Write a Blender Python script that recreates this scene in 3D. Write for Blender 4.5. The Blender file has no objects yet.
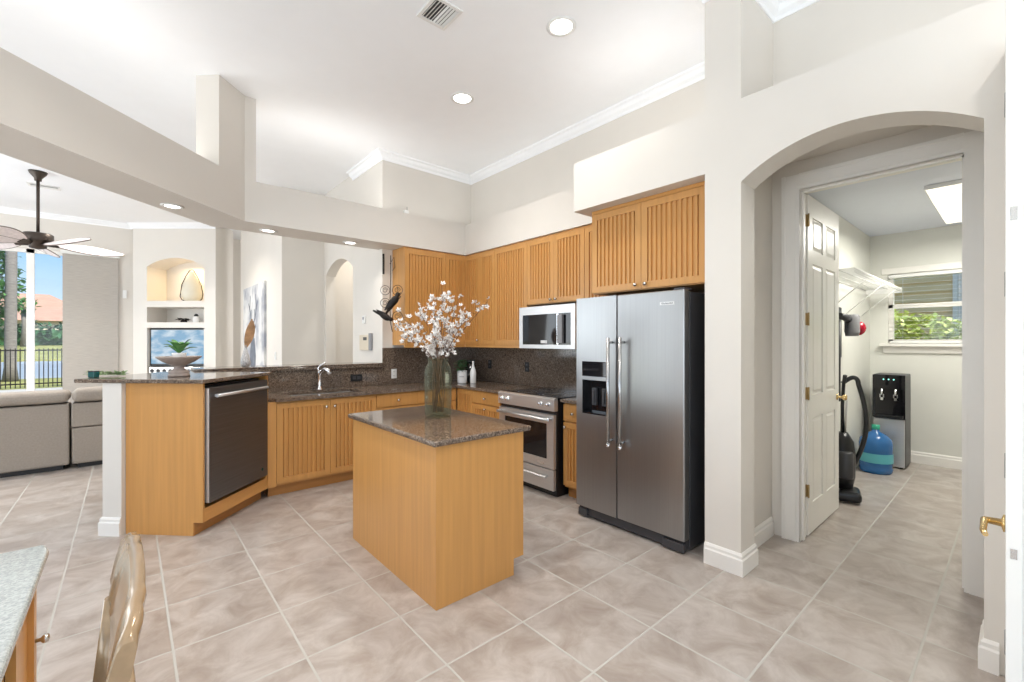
import bpy, bmesh, math, random
from mathutils import Vector, Matrix
PI = math.pi
R = math.radians
random.seed(7)
scene = bpy.context.scene
COL = scene.collection

# ------------------------------------------------------------------ camera, world, lights, exposure
cam_d = bpy.data.cameras.new('camera')
cam = bpy.data.objects.new('camera', cam_d)
COL.objects.link(cam)
cam.location = (0, 0, 1.45)
cam.rotation_euler = (R(90), 0, R(-41))
cam_d.sensor_width = 36
cam_d.lens = 442 / 1024 * 36
cam_d.clip_start = 0.02
cam_d.clip_end = 1000
scene.camera = cam

vs = scene.view_settings
vs.view_transform = 'Standard'
vs.look = 'None'
vs.exposure = 0.18
vs.gamma = 1.0
vs.use_curve_mapping = False
scene.cycles.use_denoising = True
scene.cycles.max_bounces = 12
scene.cycles.diffuse_bounces = 6
scene.cycles.glossy_bounces = 5
scene.cycles.transmission_bounces = 8
scene.cycles.transparent_max_bounces = 12
scene.cycles.caustics_reflective = False
scene.cycles.caustics_refractive = False
scene.cycles.sample_clamp_indirect = 6

world = bpy.data.worlds.new('world')
scene.world = world
world.use_nodes = True
wn = world.node_tree
wn.nodes.clear()
wo = wn.nodes.new('ShaderNodeOutputWorld')
wb = wn.nodes.new('ShaderNodeBackground')
tc = wn.nodes.new('ShaderNodeTexCoord')
sx = wn.nodes.new('ShaderNodeSeparateXYZ')
wr = wn.nodes.new('ShaderNodeValToRGB')
wn.links.new(tc.outputs['Generated'], sx.inputs[0])
wn.links.new(sx.outputs['Z'], wr.inputs[0])
wn.links.new(wr.outputs[0], wb.inputs[0])
wn.links.new(wb.outputs[0], wo.inputs[0])
e = wr.color_ramp.elements
e[0].position = 0.0; e[0].color = (0.86, 0.93, 1.0, 1)
e[1].position = 0.30; e[1].color = (0.16, 0.42, 0.90, 1)
m_ = e.new(0.06); m_.color = (0.66, 0.83, 1.0, 1)
m_ = e.new(0.15); m_.color = (0.36, 0.64, 1.0, 1)
wb.inputs[1].default_value = 1.0

def light(name, kind, loc, rot, energy, color=(1, 1, 1), size=None, size_y=None, **kw):
    d = bpy.data.lights.new(name, kind)
    d.energy = energy
    d.color = color
    if kind == 'AREA':
        d.shape = 'RECTANGLE' if size_y else 'DISK'
        d.size = size
        if size_y: d.size_y = size_y
    for k, v in kw.items(): setattr(d, k, v)
    o = bpy.data.objects.new(name, d)
    COL.objects.link(o)
    o.location = loc
    o.rotation_euler = rot
    return o

SUN = light('sun', 'SUN', (0, 0, 20), (R(44), 0, R(30)), 7.0, (1.0, 0.95, 0.87), angle=R(1.5))
# added fill lights for unseen windows: behind camera, left of it, family room
light('daylight_fill', 'AREA', (-0.6, -3.35, 1.2), (R(130), 0, 0), 100, (0.84, 0.93, 1.0), 5.2, 2.6)
light('daylight_fill', 'AREA', (-4.35, 0.2, 1.2), (R(130), 0, R(-90)), 122, (0.84, 0.93, 1.0), 4.6, 2.6)
light('daylight_fill', 'AREA', (-4.35, 8.2, 1.75), (R(97), 0, R(-90)), 150, (0.90, 0.96, 1.0), 5.0, 2.8)
light('daylight_fill', 'AREA', (3.62, 8.9, 1.7), (R(90), 0, R(90)), 50, (0.97, 0.985, 1.0), 1.6, 2.2)  # added fill in the hall behind the picture wall, no window there
# added strips, unseen on top of the ledges, shining up to brighten the ceiling
LEDGE_FILL_COL = (1.0, 0.975, 0.94)
light('ledge_fill', 'AREA', (3.42, 3.75, 3.0), (R(180), 0, 0), 1.3, LEDGE_FILL_COL, .10, 2.3)
light('ledge_fill', 'AREA', (1.60, 4.98, 3.0), (R(180), 0, 0), 3.2, LEDGE_FILL_COL, 1.35, .16)
light('ledge_fill', 'AREA', (2.9, 4.92, 3.0), (R(180), 0, 0), .5, LEDGE_FILL_COL, .9, .10)
light('ledge_fill', 'AREA', (-1.6, 2.75, 3.0), (R(180), 0, R(-45)), 10, LEDGE_FILL_COL, .25, 5.6)
light('ledge_fill', 'AREA', (3.2, -.6, 3.0), (R(180), 0, 0), 1.5, LEDGE_FILL_COL, .10, 3.0)
light('ledge_fill', 'AREA', (3.08, 1.95, 3.0), (R(180), 0, 0), 2.2, LEDGE_FILL_COL, .10, .9)

# ------------------------------------------------------------------ materials
MATS = {}
def newmat(name):
    m = bpy.data.materials.new(name)
    m.use_nodes = True
    MATS[name] = m
    nt = m.node_tree
    return m, nt, nt.nodes['Principled BSDF']

def mat(name, col, rough=0.5, metal=0.0, var=0.0, scale=(6, 6, 6), bump=0.0, bscale=None, **kw):
    m, nt, b = newmat(name)
    b.inputs['Base Color'].default_value = (*col, 1)
    b.inputs['Roughness'].default_value = rough
    b.inputs['Metallic'].default_value = metal
    for k, v in kw.items():
        k = k.replace('_', ' ')
        b.inputs[k].default_value = v
    tcn = nt.nodes.new('ShaderNodeTexCoord')
    mp = nt.nodes.new('ShaderNodeMapping')
    mp.inputs['Scale'].default_value = scale
    nt.links.new(tcn.outputs['Object'], mp.inputs[0])
    nz = nt.nodes.new('ShaderNodeTexNoise')
    nz.inputs['Scale'].default_value = 1
    nz.inputs['Detail'].default_value = 4
    nt.links.new(mp.outputs[0], nz.inputs['Vector'])
    cr = nt.nodes.new('ShaderNodeValToRGB')
    cr.color_ramp.elements[0].position = 0.3
    cr.color_ramp.elements[1].position = 0.7
    cr.color_ramp.elements[0].color = (*[c * (1 - var) for c in col], 1)
    cr.color_ramp.elements[1].color = (*[min(1, c * (1 + var)) for c in col], 1)
    nt.links.new(nz.outputs[0], cr.inputs[0])
    nt.links.new(cr.outputs[0], b.inputs['Base Color'])
    if bump:
        bp = nt.nodes.new('ShaderNodeBump')
        bp.inputs['Strength'].default_value = bump
        bp.inputs['Distance'].default_value = 0.01
        src = nz
        if bscale:
            mp2 = nt.nodes.new('ShaderNodeMapping')
            mp2.inputs['Scale'].default_value = bscale
            nt.links.new(tcn.outputs['Object'], mp2.inputs[0])
            src = nt.nodes.new('ShaderNodeTexNoise')
            src.inputs['Scale'].default_value = 1
            nt.links.new(mp2.outputs[0], src.inputs['Vector'])
        nt.links.new(src.outputs[0], bp.inputs['Height'])
        nt.links.new(bp.outputs[0], b.inputs['Normal'])
    return m

def emit(name, col, s):
    m, nt, b = newmat(name)
    b.inputs['Base Color'].default_value = (*col, 1)
    b.inputs['Emission Color'].default_value = (*col, 1)
    b.inputs['Emission Strength'].default_value = s
    return m

def glass(name, col=(1, 1, 1), rough=0.0, ior=1.45, thin=False):
    m, nt, b = newmat(name)
    if thin:
        nt.nodes.remove(b)
        out = nt.nodes['Material Output']
        t = nt.nodes.new('ShaderNodeBsdfTransparent'); t.inputs[0].default_value = (*col, 1)
        g = nt.nodes.new('ShaderNodeBsdfGlossy'); g.inputs['Roughness'].default_value = 0.02
        f = nt.nodes.new('ShaderNodeFresnel'); f.inputs[0].default_value = 1.35
        mx = nt.nodes.new('ShaderNodeMixShader')
        nt.links.new(f.outputs[0], mx.inputs[0])
        nt.links.new(t.outputs[0], mx.inputs[1]); nt.links.new(g.outputs[0], mx.inputs[2])
        nt.links.new(mx.outputs[0], out.inputs[0])
        return m
    b.inputs['Base Color'].default_value = (*col, 1)
    b.inputs['Roughness'].default_value = rough
    b.inputs['Transmission Weight'].default_value = 1
    b.inputs['IOR'].default_value = ior
    return m

PAINT = mat('wall_paint', (0.72, 0.683, 0.628), 0.6, var=0.012, scale=(3, 3, 3))
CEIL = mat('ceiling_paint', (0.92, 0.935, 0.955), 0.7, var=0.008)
TRIM = mat('white_trim_paint', (0.84, 0.82, 0.78), 0.35, var=0.01)
LAUN = mat('laundry_wall_paint', (0.72, 0.72, 0.67), 0.6, var=0.015)
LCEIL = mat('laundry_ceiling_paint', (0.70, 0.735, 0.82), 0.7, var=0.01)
DOORW = mat('white_door_paint', (0.80, 0.785, 0.74), 0.3, var=0.01)
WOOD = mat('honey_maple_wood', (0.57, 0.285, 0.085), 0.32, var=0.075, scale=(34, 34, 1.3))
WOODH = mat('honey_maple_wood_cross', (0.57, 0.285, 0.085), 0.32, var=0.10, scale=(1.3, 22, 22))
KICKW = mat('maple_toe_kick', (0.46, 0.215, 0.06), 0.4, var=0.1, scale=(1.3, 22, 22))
STEEL = mat('brushed_stainless_steel', (0.50, 0.50, 0.50), 0.27, 1.0, var=0.05, scale=(2, 2, 160), bump=0.03, bscale=(3, 3, 300))
STEELV = mat('brushed_steel_door', (0.365, 0.368, 0.37), 0.33, 0.90, var=0.04, scale=(120, 120, 1), bump=0.02, bscale=(1.2, 1.2, 1.2))
DSTEEL = mat('dark_stainless_steel', (0.185, 0.19, 0.20), 0.45, 1.0, var=0.08, scale=(2, 2, 100))
LSTEEL = mat('light_stainless_steel', (0.62, 0.61, 0.60), 0.33, 0.75, var=0.03, scale=(2, 2, 100))
CHROME = mat('chrome', (0.85, 0.85, 0.87), 0.08, 1.0)
NICKEL = mat('satin_nickel', (0.62, 0.58, 0.53), 0.25, 1.0)
BRASS = mat('brass', (0.75, 0.55, 0.26), 0.25, 1.0)
ABRASS = mat('aged_brass', (0.42, 0.30, 0.14), 0.35, 1.0)
BLACK = mat('black_plastic', (0.012, 0.012, 0.013), 0.3)
BGLASS = mat('black_glass', (0.010, 0.010, 0.012), 0.04)
DGREY = mat('dark_grey_plastic', (0.05, 0.05, 0.055), 0.4)
GREYP = mat('grey_plastic', (0.25, 0.25, 0.26), 0.4)
IRON = mat('wrought_iron', (0.02, 0.016, 0.014), 0.5, 0.6)
WHITE = mat('white_ceramic', (0.85, 0.84, 0.82), 0.25)
WPLAS = mat('white_plastic', (0.80, 0.80, 0.78), 0.35)
BEIGEP = mat('beige_plastic', (0.68, 0.60, 0.47), 0.4)
SOFA = mat('beige_sofa_fabric', (0.35, 0.305, 0.26), 0.85, var=0.07, scale=(60, 60, 60), bump=0.15)
BLIND = mat('woven_shade_fabric', (0.42, 0.39, 0.35), 0.8, var=0.10, scale=(8, 8, 150))
LEAF = mat('green_leaf', (0.10, 0.28, 0.07), 0.5, var=0.3, scale=(9, 9, 9))
DLEAF = mat('dark_green_leaf', (0.03, 0.11, 0.03), 0.5, var=0.3, scale=(9, 9, 9))
YLEAF = mat('yellow_green_leaf', (0.60, 0.66, 0.20), 0.5, var=0.3, scale=(9, 9, 9))
TWIG = mat('brown_twig', (0.16, 0.085, 0.05), 0.7, var=0.2)
PETAL = mat('white_petal', (0.80, 0.76, 0.72), 0.6, var=0.05, scale=(60, 60, 60), Subsurface_Weight=0.0)
STAMEN = mat('brown_flower_centre', (0.22, 0.13, 0.12), 0.6)
STONE = mat('carved_taupe_stone', (0.36, 0.29, 0.25), 0.6, var=0.12, scale=(25, 25, 25))
CHAIRW = mat('bronze_glazed_wood', (0.34, 0.23, 0.13), 0.16, 0.15, var=0.15, scale=(25, 4, 25))
GREEN_J = mat('green_cap_plastic', (0.03, 0.35, 0.22), 0.4)
TEAL = mat('teal_glazed_ceramic', (0.01, 0.10, 0.10), 0.25)
RED = mat('red_translucent_plastic', (0.42, 0.01, 0.03), 0.2)
MESHF = mat('white_blade_fabric', (0.74, 0.68, 0.68), 0.7, var=0.1, scale=(30, 30, 30))
BRONZE = mat('dark_bronze', (0.07, 0.055, 0.045), 0.4, 0.7)
ROOF = mat('terracotta_roof_tile', (0.48, 0.27, 0.19), 0.8, var=0.15, scale=(1, 1, 12))
STUCCO = mat('cream_stucco', (0.75, 0.66, 0.52), 0.8)
GRASS = mat('sunlit_grass', (0.30, 0.28, 0.075), 0.9, var=0.25, scale=(.6, .6, .6))
WATER = mat('pond_water', (0.36, 0.38, 0.39), 0.35)
PATIO = mat('pale_patio_pavers', (0.50, 0.46, 0.41), 0.8, var=0.06, scale=(4, 4, 4))
BARK = mat('grey_palm_bark', (0.20, 0.175, 0.155), 0.9, var=0.25, scale=(6, 6, 30), bump=0.4)
BLADEF = mat('silver_patterned_ceramic', (0.45, 0.44, 0.44), 0.4, var=0.5, scale=(90, 90, 60))
FEATH = mat('tan_feather', (0.50, 0.30, 0.16), 0.7, var=0.35, scale=(10, 10, 18))
JUG = mat('blue_water_jug', (0.03, 0.16, 0.42), 0.08, Alpha=.82)
def smoky_glass():
    m, nt, b = newmat('smoky_green_glass')
    b.inputs['Base Color'].default_value = (.24, .25, .20, 1); b.inputs['Roughness'].default_value = .06
    t = nt.nodes.new('ShaderNodeBsdfTransparent'); t.inputs[0].default_value = (.90, .91, .85, 1)
    lw = nt.nodes.new('ShaderNodeLayerWeight'); lw.inputs[0].default_value = .35
    mr = nt.nodes.new('ShaderNodeMapRange'); mr.inputs[3].default_value = .02; mr.inputs[4].default_value = .42
    mx = nt.nodes.new('ShaderNodeMixShader')
    nt.links.new(lw.outputs['Facing'], mr.inputs[0]); nt.links.new(mr.outputs[0], mx.inputs[0])
    nt.links.new(t.outputs[0], mx.inputs[1]); nt.links.new(b.outputs[0], mx.inputs[2])
    nt.links.new(mx.outputs[0], nt.nodes['Material Output'].inputs[0])
    return m
VGLASS = smoky_glass()
CLEAR = glass('clear_window_glass', (0.96, 0.98, 0.98), thin=True)
GLASSV = glass('clear_vase_glass', (0.86, 0.9, 0.88), thin=True)
LENS = emit('warm_lamp_lens', (1.0, 0.97, 0.92), 6.0)
DIFF = emit('fixture_diffuser', (1.0, 0.96, 0.84), .95)
LED = emit('green_display', (0.3, 0.9, 0.8), 1.5)
LWHITE = mat('light_grey_lettering', (0.75, 0.75, 0.75), 0.5)
LDARK = mat('dark_lettering', (0.05, 0.05, 0.05), 0.5)

def floor_mat():
    m, nt, b = newmat('ceramic_floor_tile')
    N = nt.nodes.new; L = nt.links.new
    g = N('ShaderNodeNewGeometry')
    mp = N('ShaderNodeMapping'); mp.vector_type = 'POINT'
    mp.inputs['Location'].default_value = (-1.078 / .459, -1.685 / .459, 0)
    mp.inputs['Scale'].default_value = (1 / .459, 1 / .459, 1)
    L(g.outputs['Position'], mp.inputs[0])
    sp = N('ShaderNodeSeparateXYZ'); L(mp.outputs[0], sp.inputs[0])
    def edge(sock):
        fr = N('ShaderNodeMath'); fr.operation = 'FRACT'; L(sock, fr.inputs[0])
        a = N('ShaderNodeMath'); a.operation = 'SUBTRACT'; a.inputs[1].default_value = 0.5; L(fr.outputs[0], a.inputs[0])
        c = N('ShaderNodeMath'); c.operation = 'ABSOLUTE'; L(a.outputs[0], c.inputs[0])
        return c.outputs[0]
    mx = N('ShaderNodeMath'); mx.operation = 'MAXIMUM'
    L(edge(sp.outputs[0]), mx.inputs[0]); L(edge(sp.outputs[1]), mx.inputs[1])
    gm = N('ShaderNodeMapRange'); gm.inputs[1].default_value = 0.487; gm.inputs[2].default_value = 0.491
    L(mx.outputs[0], gm.inputs[0])
    # per tile id
    fl = N('ShaderNodeVectorMath'); fl.operation = 'FLOOR'; L(mp.outputs[0], fl.inputs[0])
    wn_ = N('ShaderNodeTexWhiteNoise'); L(fl.outputs[0], wn_.inputs[0])
    off = N('ShaderNodeVectorMath'); off.operation = 'SCALE'; off.inputs['Scale'].default_value = 20; L(wn_.outputs['Color'], off.inputs[0])
    ad = N('ShaderNodeVectorMath'); ad.operation = 'ADD'; L(mp.outputs[0], ad.inputs[0]); L(off.outputs[0], ad.inputs[1])
    n1 = N('ShaderNodeTexNoise'); n1.inputs['Scale'].default_value = 2.3; n1.inputs['Detail'].default_value = 7; n1.inputs['Roughness'].default_value = 0.62
    n1.inputs['Distortion'].default_value = 0.6
    L(ad.outputs[0], n1.inputs['Vector'])
    cr = N('ShaderNodeValToRGB')
    el = cr.color_ramp.elements
    el[0].position = 0.25; el[0].color = (0.29, 0.237, 0.20, 1)
    el[1].position = 0.75; el[1].color = (0.565, 0.515, 0.475, 1)
    q = el.new(0.45); q.color = (0.39, 0.335, 0.295, 1)
    q = el.new(0.58); q.color = (0.465, 0.415, 0.378, 1)
    L(n1.outputs[0], cr.inputs[0])
    mixc = N('ShaderNodeMix'); mixc.data_type = 'RGBA'
    L(gm.outputs[0], mixc.inputs[0]); L(cr.outputs[0], mixc.inputs[6])
    mixc.inputs[7].default_value = (0.49, 0.475, 0.435, 1)
    L(mixc.outputs[2], b.inputs['Base Color'])
    rr = N('ShaderNodeMapRange'); rr.inputs[3].default_value = 0.28; rr.inputs[4].default_value = 0.8
    L(gm.outputs[0], rr.inputs[0]); L(rr.outputs[0], b.inputs['Roughness'])
    bp = N('ShaderNodeBump'); bp.inputs['Strength'].default_value = 0.35; bp.inputs['Distance'].default_value = 0.004; bp.invert = True
    sm = N('ShaderNodeMath'); sm.operation = 'MULTIPLY_ADD'; sm.inputs[1].default_value = 0.15
    L(n1.outputs[0], sm.inputs[0]); L(gm.outputs[0], sm.inputs[2])
    L(sm.outputs[0], bp.inputs['Height']); L(bp.outputs[0], b.inputs['Normal'])
    return m
FLOOR = floor_mat()

def granite(name, c0, c1, c2, rough):
    m, nt, b = newmat(name)
    N = nt.nodes.new; L = nt.links.new
    g = N('ShaderNodeNewGeometry')
    v = N('ShaderNodeTexVoronoi'); v.inputs['Scale'].default_value = 190; L(g.outputs['Position'], v.inputs['Vector'])
    n = N('ShaderNodeTexNoise'); n.inputs['Scale'].default_value = 60; n.inputs['Detail'].default_value = 5; L(g.outputs['Position'], n.inputs['Vector'])
    sp = N('ShaderNodeSeparateColor'); L(v.outputs['Color'], sp.inputs[0])
    ad = N('ShaderNodeMath'); ad.operation = 'MULTIPLY_ADD'; ad.inputs[1].default_value = 0.45; L(sp.outputs[0], ad.inputs[0])
    hf = N('ShaderNodeMath'); hf.operation = 'MULTIPLY'; hf.inputs[1].default_value = 0.6; L(n.outputs[0], hf.inputs[0]); L(hf.outputs[0], ad.inputs[2])
    cr = N('ShaderNodeValToRGB'); el = cr.color_ramp.elements
    el[0].position = 0.30; el[0].color = (*c0, 1)
    el[1].position = 0.78; el[1].color = (*c2, 1)
    q = el.new(0.55); q.color = (*c1, 1)
    L(ad.outputs[0], cr.inputs[0]); L(cr.outputs[0], b.inputs['Base Color'])
    b.inputs['Roughness'].default_value = rough
    return m
GRAN = granite('brown_speckled_granite', (0.045, 0.032, 0.025), (0.15, 0.108, 0.080), (0.32, 0.25, 0.19), 0.09)
DESKG = granite('painted_sheen_granite', (0.34, 0.37, 0.36), (0.42, 0.45, 0.44), (0.52, 0.55, 0.54), 0.08)  # window reflection painted into the desk stone as pale grey-green

# ------------------------------------------------------------------ mesh helpers
class MB:
    def __init__(s):
        s.v = []; s.f = []; s.sm = []
    def add(s, vs_, fs, smooth=False, M=None):
        k = len(s.v)
        for p in vs_:
            p = Vector(p)
            if M is not None: p = M @ p
            s.v.append(p)
        for f in fs:
            s.f.append([i + k for i in f]); s.sm.append(smooth)
        return s
    def box(s, x0, x1, y0, y1, z0, z1, M=None):
        if x0 > x1: x0, x1 = x1, x0
        if y0 > y1: y0, y1 = y1, y0
        if z0 > z1: z0, z1 = z1, z0
        vs_ = [(x0,y0,z0),(x1,y0,z0),(x1,y1,z0),(x0,y1,z0),(x0,y0,z1),(x1,y0,z1),(x1,y1,z1),(x0,y1,z1)]
        return s.add(vs_, [(0,3,2,1),(4,5,6,7),(0,1,5,4),(1,2,6,5),(2,3,7,6),(3,0,4,7)], False, M)
    def prism(s, poly, a0, a1, axis='z', M=None, smooth=False):
        n = len(poly)
        def P(p, a):
            if axis == 'z': return (p[0], p[1], a)
            if axis == 'y': return (p[0], a, p[1])
            return (a, p[0], p[1])
        vs_ = [P(p, a0) for p in poly] + [P(p, a1) for p in poly]
        k = len(s.v)
        s.add(vs_, [tuple(range(n))[::-1], tuple(range(n, 2 * n))], False, M)
        for i in range(n):
            j = (i + 1) % n
            s.f.append([k + i, k + j, k + n + j, k + n + i]); s.sm.append(smooth)
        return s
    def lathe(s, prof, n=24, cx=0, cy=0, M=None, cap=True, sxy=(1, 1)):
        vs_ = []; fs = []
        for r, z in prof:
            for k in range(n):
                a = 2 * PI * k / n
                vs_.append((cx + r * math.cos(a) * sxy[0], cy + r * math.sin(a) * sxy[1], z))
        for i in range(len(prof) - 1):
            for k in range(n):
                k2 = (k + 1) % n
                fs.append((i*n+k, i*n+k2, (i+1)*n+k2, (i+1)*n+k))
        s.add(vs_, fs, True, M)
        if cap:
            b0 = len(s.v) - len(vs_)
            if prof[0][0] > 1e-4: s.f.append([b0 + k for k in range(n)][::-1]); s.sm.append(False)
            if prof[-1][0] > 1e-4: s.f.append([b0 + (len(prof)-1)*n + k for k in range(n)]); s.sm.append(False)
        return s
    def tube(s, pts, r, n=8, M=None, cap=True):
        pts = [Vector(p) for p in pts]
        rs = r if isinstance(r, (list, tuple)) else [r] * len(pts)
        vs_ = []; fs = []
        t0 = (pts[1] - pts[0]).normalized()
        up = Vector((0, 0, 1)) if abs(t0.z) < 0.9 else Vector((1, 0, 0))
        a = t0.cross(up).normalized()
        for i, p in enumerate(pts):
            if i == 0: t = t0
            elif i == len(pts) - 1: t = (pts[i] - pts[i-1]).normalized()
            else: t = ((pts[i+1] - pts[i]).normalized() + (pts[i] - pts[i-1]).normalized())
            if t.length < 1e-6: t = (pts[i] - pts[i-1])
            t.normalize()
            a = (a - t * a.dot(t))
            if a.length < 1e-6: a = t.orthogonal()
            a.normalize()
            b = t.cross(a)
            for k in range(n):
                an = 2 * PI * k / n
                vs_.append(p + (a * math.cos(an) + b * math.sin(an)) * rs[i])
        for i in range(len(pts) - 1):
            for k in range(n):
                k2 = (k + 1) % n
                fs.append((i*n+k, i*n+k2, (i+1)*n+k2, (i+1)*n+k))
        k0 = len(s.v)
        s.add(vs_, fs, True, M)
        if cap:
            m = len(pts) - 1
            s.f.append([k0 + k for k in range(n)][::-1]); s.sm.append(False)
            s.f.append([k0 + m*n + k for k in range(n)]); s.sm.append(False)
        return s
    def ball(s, c, r, n=12, m=8, sc=(1, 1, 1), M=None):
        prof = [(max(1e-5, math.sin(PI * i / m)), -math.cos(PI * i / m)) for i in range(m + 1)]
        T = Matrix.Translation(c) @ Matrix.Diagonal((r*sc[0], r*sc[1], r*sc[2], 1))
        if M is not None: T = M @ T
        return s.lathe(prof, n, M=T, cap=False)
    def leaf(s, base, d, length, width, droop=0.3, up=(0, 0, 1), seg=4):
        base = Vector(base); d = Vector(d).normalized()
        u = Vector(up)
        side = d.cross(u)
        if side.length < 1e-3: side = d.cross(Vector((1, 0, 0)))
        side.normalize()
        pts = []
        for i in range(seg + 1):
            t = i / seg
            c = base + d * (length * t) - Vector((0, 0, 1)) * (droop * length * t * t)
            w = width * math.sin(PI * min(0.97, 0.06 + t * 0.94)) ** 0.8 * 0.5
            pts.append((c - side * w + Vector((0,0,w*.25)), c, c + side * w + Vector((0,0,w*.25))))
        vs_ = [p for tr in pts for p in tr]
        fs = []
        for i in range(seg):
            a = i * 3
            fs.append((a, a+1, a+4, a+3)); fs.append((a+1, a+2, a+5, a+4))
        return s.add(vs_, fs, True)
    def sweep(s, path, prof, z, closed=False):
        """profile (out, dz) swept on a plan polyline; out is to the left of the path"""
        n = len(path)
        P = [Vector((p[0], p[1])) for p in path]
        rings = []
        for i in range(n):
            if i == 0: d1 = d2 = (P[1] - P[0]).normalized()
            elif i == n - 1: d1 = d2 = (P[i] - P[i-1]).normalized()
            else:
                d1 = (P[i] - P[i-1]).normalized(); d2 = (P[i+1] - P[i]).normalized()
            n1 = Vector((-d1.y, d1.x)); n2 = Vector((-d2.y, d2.x))
            m = (n1 + n2); m = m / max(0.2, m.dot(n1))
            rings.append([(P[i].x + m.x * o, P[i].y + m.y * o, z + dz) for o, dz in prof])
        vs_ = [v for r_ in rings for v in r_]
        k = len(prof); fs = []
        for i in range(n - 1):
            for j in range(k):
                j2 = (j + 1) % k
                fs.append((i*k+j, (i+1)*k+j, (i+1)*k+j2, i*k+j2))
        fs.append(tuple(range(k))); fs.append(tuple((n-1)*k + j for j in range(k))[::-1])
        return s.add(vs_, fs)
    def build(s, name, material, parent=None, loc=(0, 0, 0), rz=0, bevel=0, seg=2, rot=None, fix=True):
        me = bpy.data.meshes.new(name)
        me.from_pydata([tuple(v) for v in s.v], [], s.f)
        me.polygons.foreach_set('use_smooth', s.sm)
        me.update()
        if fix:
            bm = bmesh.new(); bm.from_mesh(me)
            bmesh.ops.recalc_face_normals(bm, faces=bm.faces)
            bm.to_mesh(me); bm.free()
        me.materials.append(material)
        o = bpy.data.objects.new(name, me)
        COL.objects.link(o)
        if parent is not None: o.parent = parent
        o.location = loc
        o.rotation_euler = rot if rot else (0, 0, rz)
        if bevel:
            b = o.modifiers.new('bevel', 'BEVEL')
            b.width = bevel; b.segments = seg; b.limit_method = 'ANGLE'; b.angle_limit = R(40)
        return o

def tag(o, label=None, cat=None, group=None, kind=None):
    if label: o['label'] = label
    if cat: o['category'] = cat
    if group: o['group'] = group
    if kind: o['kind'] = kind
    return o

def thing(name, label, cat, loc=(0, 0, 0), rz=0, group=None):
    o = bpy.data.objects.new(name, None)
    o.empty_display_size = 0.05
    COL.objects.link(o)
    o.location = loc; o.rotation_euler = (0, 0, rz)
    return tag(o, label, cat, group)

def struct(name, mb, m, bevel=0):
    return tag(mb.build(name, m, bevel=bevel), kind='structure')

def copy_tree(o, parent=None):
    c = o.copy(); COL.objects.link(c)
    if parent is not None: c.parent = parent
    for ch in [x for x in bpy.data.objects if x.parent == o]:
        copy_tree(ch, c)
    return c

def arc_top(a0, a1, spring, rise, n=20):
    """points along a segmental arch from a0 to a1"""
    w = abs(a1 - a0) / 2; c = (a0 + a1) / 2
    Rr = (w * w + rise * rise) / (2 * rise)
    out = []
    for i in range(n + 1):
        a = a0 + (a1 - a0) * i / n
        out.append((a, spring + rise - Rr + math.sqrt(max(0, Rr * Rr - (a - c) ** 2))))
    return out

# ------------------------------------------------------------------ the setting
ZC = 3.76
struct('floor', MB().box(-4.5, 7.2, -3.5, 11.7, -0.12, 0), FLOOR)
struct('ceiling', MB().box(-4.6, 3.9, -3.6, 11.8, ZC, ZC + .12), CEIL)
# kitchen side wall, back wall block between kitchen and hall
struct('wall_kitchen_right', MB().box(3.68, 3.80, 1.36, 6.05, 0, ZC), PAINT)
struct('wall_kitchen_back', MB().box(2.35, 3.68, 5.12, 6.05, 0, ZC), PAINT)
# arch wall in the hall beyond the pass-through
mb = MB()
poly = [(6.05, 0.0)] + [(6.05, ZC), (7.25, ZC), (7.25, 0.0), (7.16, 0.0)] + arc_top(7.16, 6.06, 2.47, 0.19) + [(6.06, 0)]
mb.prism(poly, 2.35, 2.50, 'x')
struct('wall_hall_arch', mb, PAINT)
struct('wall_hall_end', MB().box(1.74, 3.9, 7.25, 7.37, 0, ZC), PAINT)
struct('wall_hall_right', MB().box(3.80, 3.92, 6.05, 7.25, 0, ZC), LAUN)
struct('wall_hall_inner', MB().box(3.15, 3.25, 6.75, 7.25, 0, 2.9), PAINT)
struct('wall_picture', MB().box(1.74, 1.86, 7.37, 10.45, 0, ZC), PAINT)
struct('wall_family_far_right', MB().box(0.6, 3.9, 11.70, 11.82, 0, ZC), PAINT)
struct('wall_family_right', MB().box(3.8, 3.92, 7.37, 11.7, 0, ZC), PAINT)
# outer walls with windows (left of and behind the camera, out of frame)
mb = MB()
mb.box(-4.6, -4.5, -3.6, 11.7, 0, 0.35).box(-4.6, -4.5, -3.6, 11.7, 3.2, ZC)
for a, b_ in ((-3.6, -2.2), (2.6, 5.6), (10.8, 11.7)):
    mb.box(-4.6, -4.5, a, b_, 0.35, 3.2)
struct('wall_left', mb, PAINT)
mb = MB()
mb.box(-4.6, 3.9, -3.6, -3.5, 0, 0.35).box(-4.6, 3.9, -3.6, -3.5, 3.15, ZC)
for a, b_ in ((-4.6, -3.3), (2.1, 3.9)):
    mb.box(a, b_, -3.6, -3.5, 0.35, 3.15)
struct('wall_rear', mb, PAINT)

# bulkhead band wrapping the kitchen, over the pass-through and the bar
ZB0, ZB1 = 2.578, 2.97
mb = MB()
mb.prism([(3.345, 4.79), (0.83, 4.79), (-4.5, -0.54), (-4.5, 0.10), (0.62, 5.22), (2.35, 5.22), (2.35, 5.12), (3.345, 5.12)], ZB0, ZB1)
mb.box(3.345, 3.68, 2.49, 5.12, ZB0, ZB1)
struct('wall_bulkhead', mb, PAINT)
struct('wall_fridge_bulkhead', MB().box(2.86, 3.68, 1.36, 2.49, 2.546, 2.955), PAINT)
struct('wall_bulkhead_post', MB().prism([(.597, 4.557), (.83, 4.79), (.925, 4.79), (.925, 5.0), (.745, 5.0), (.448, 4.706)], ZB1, ZC), PAINT)
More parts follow.
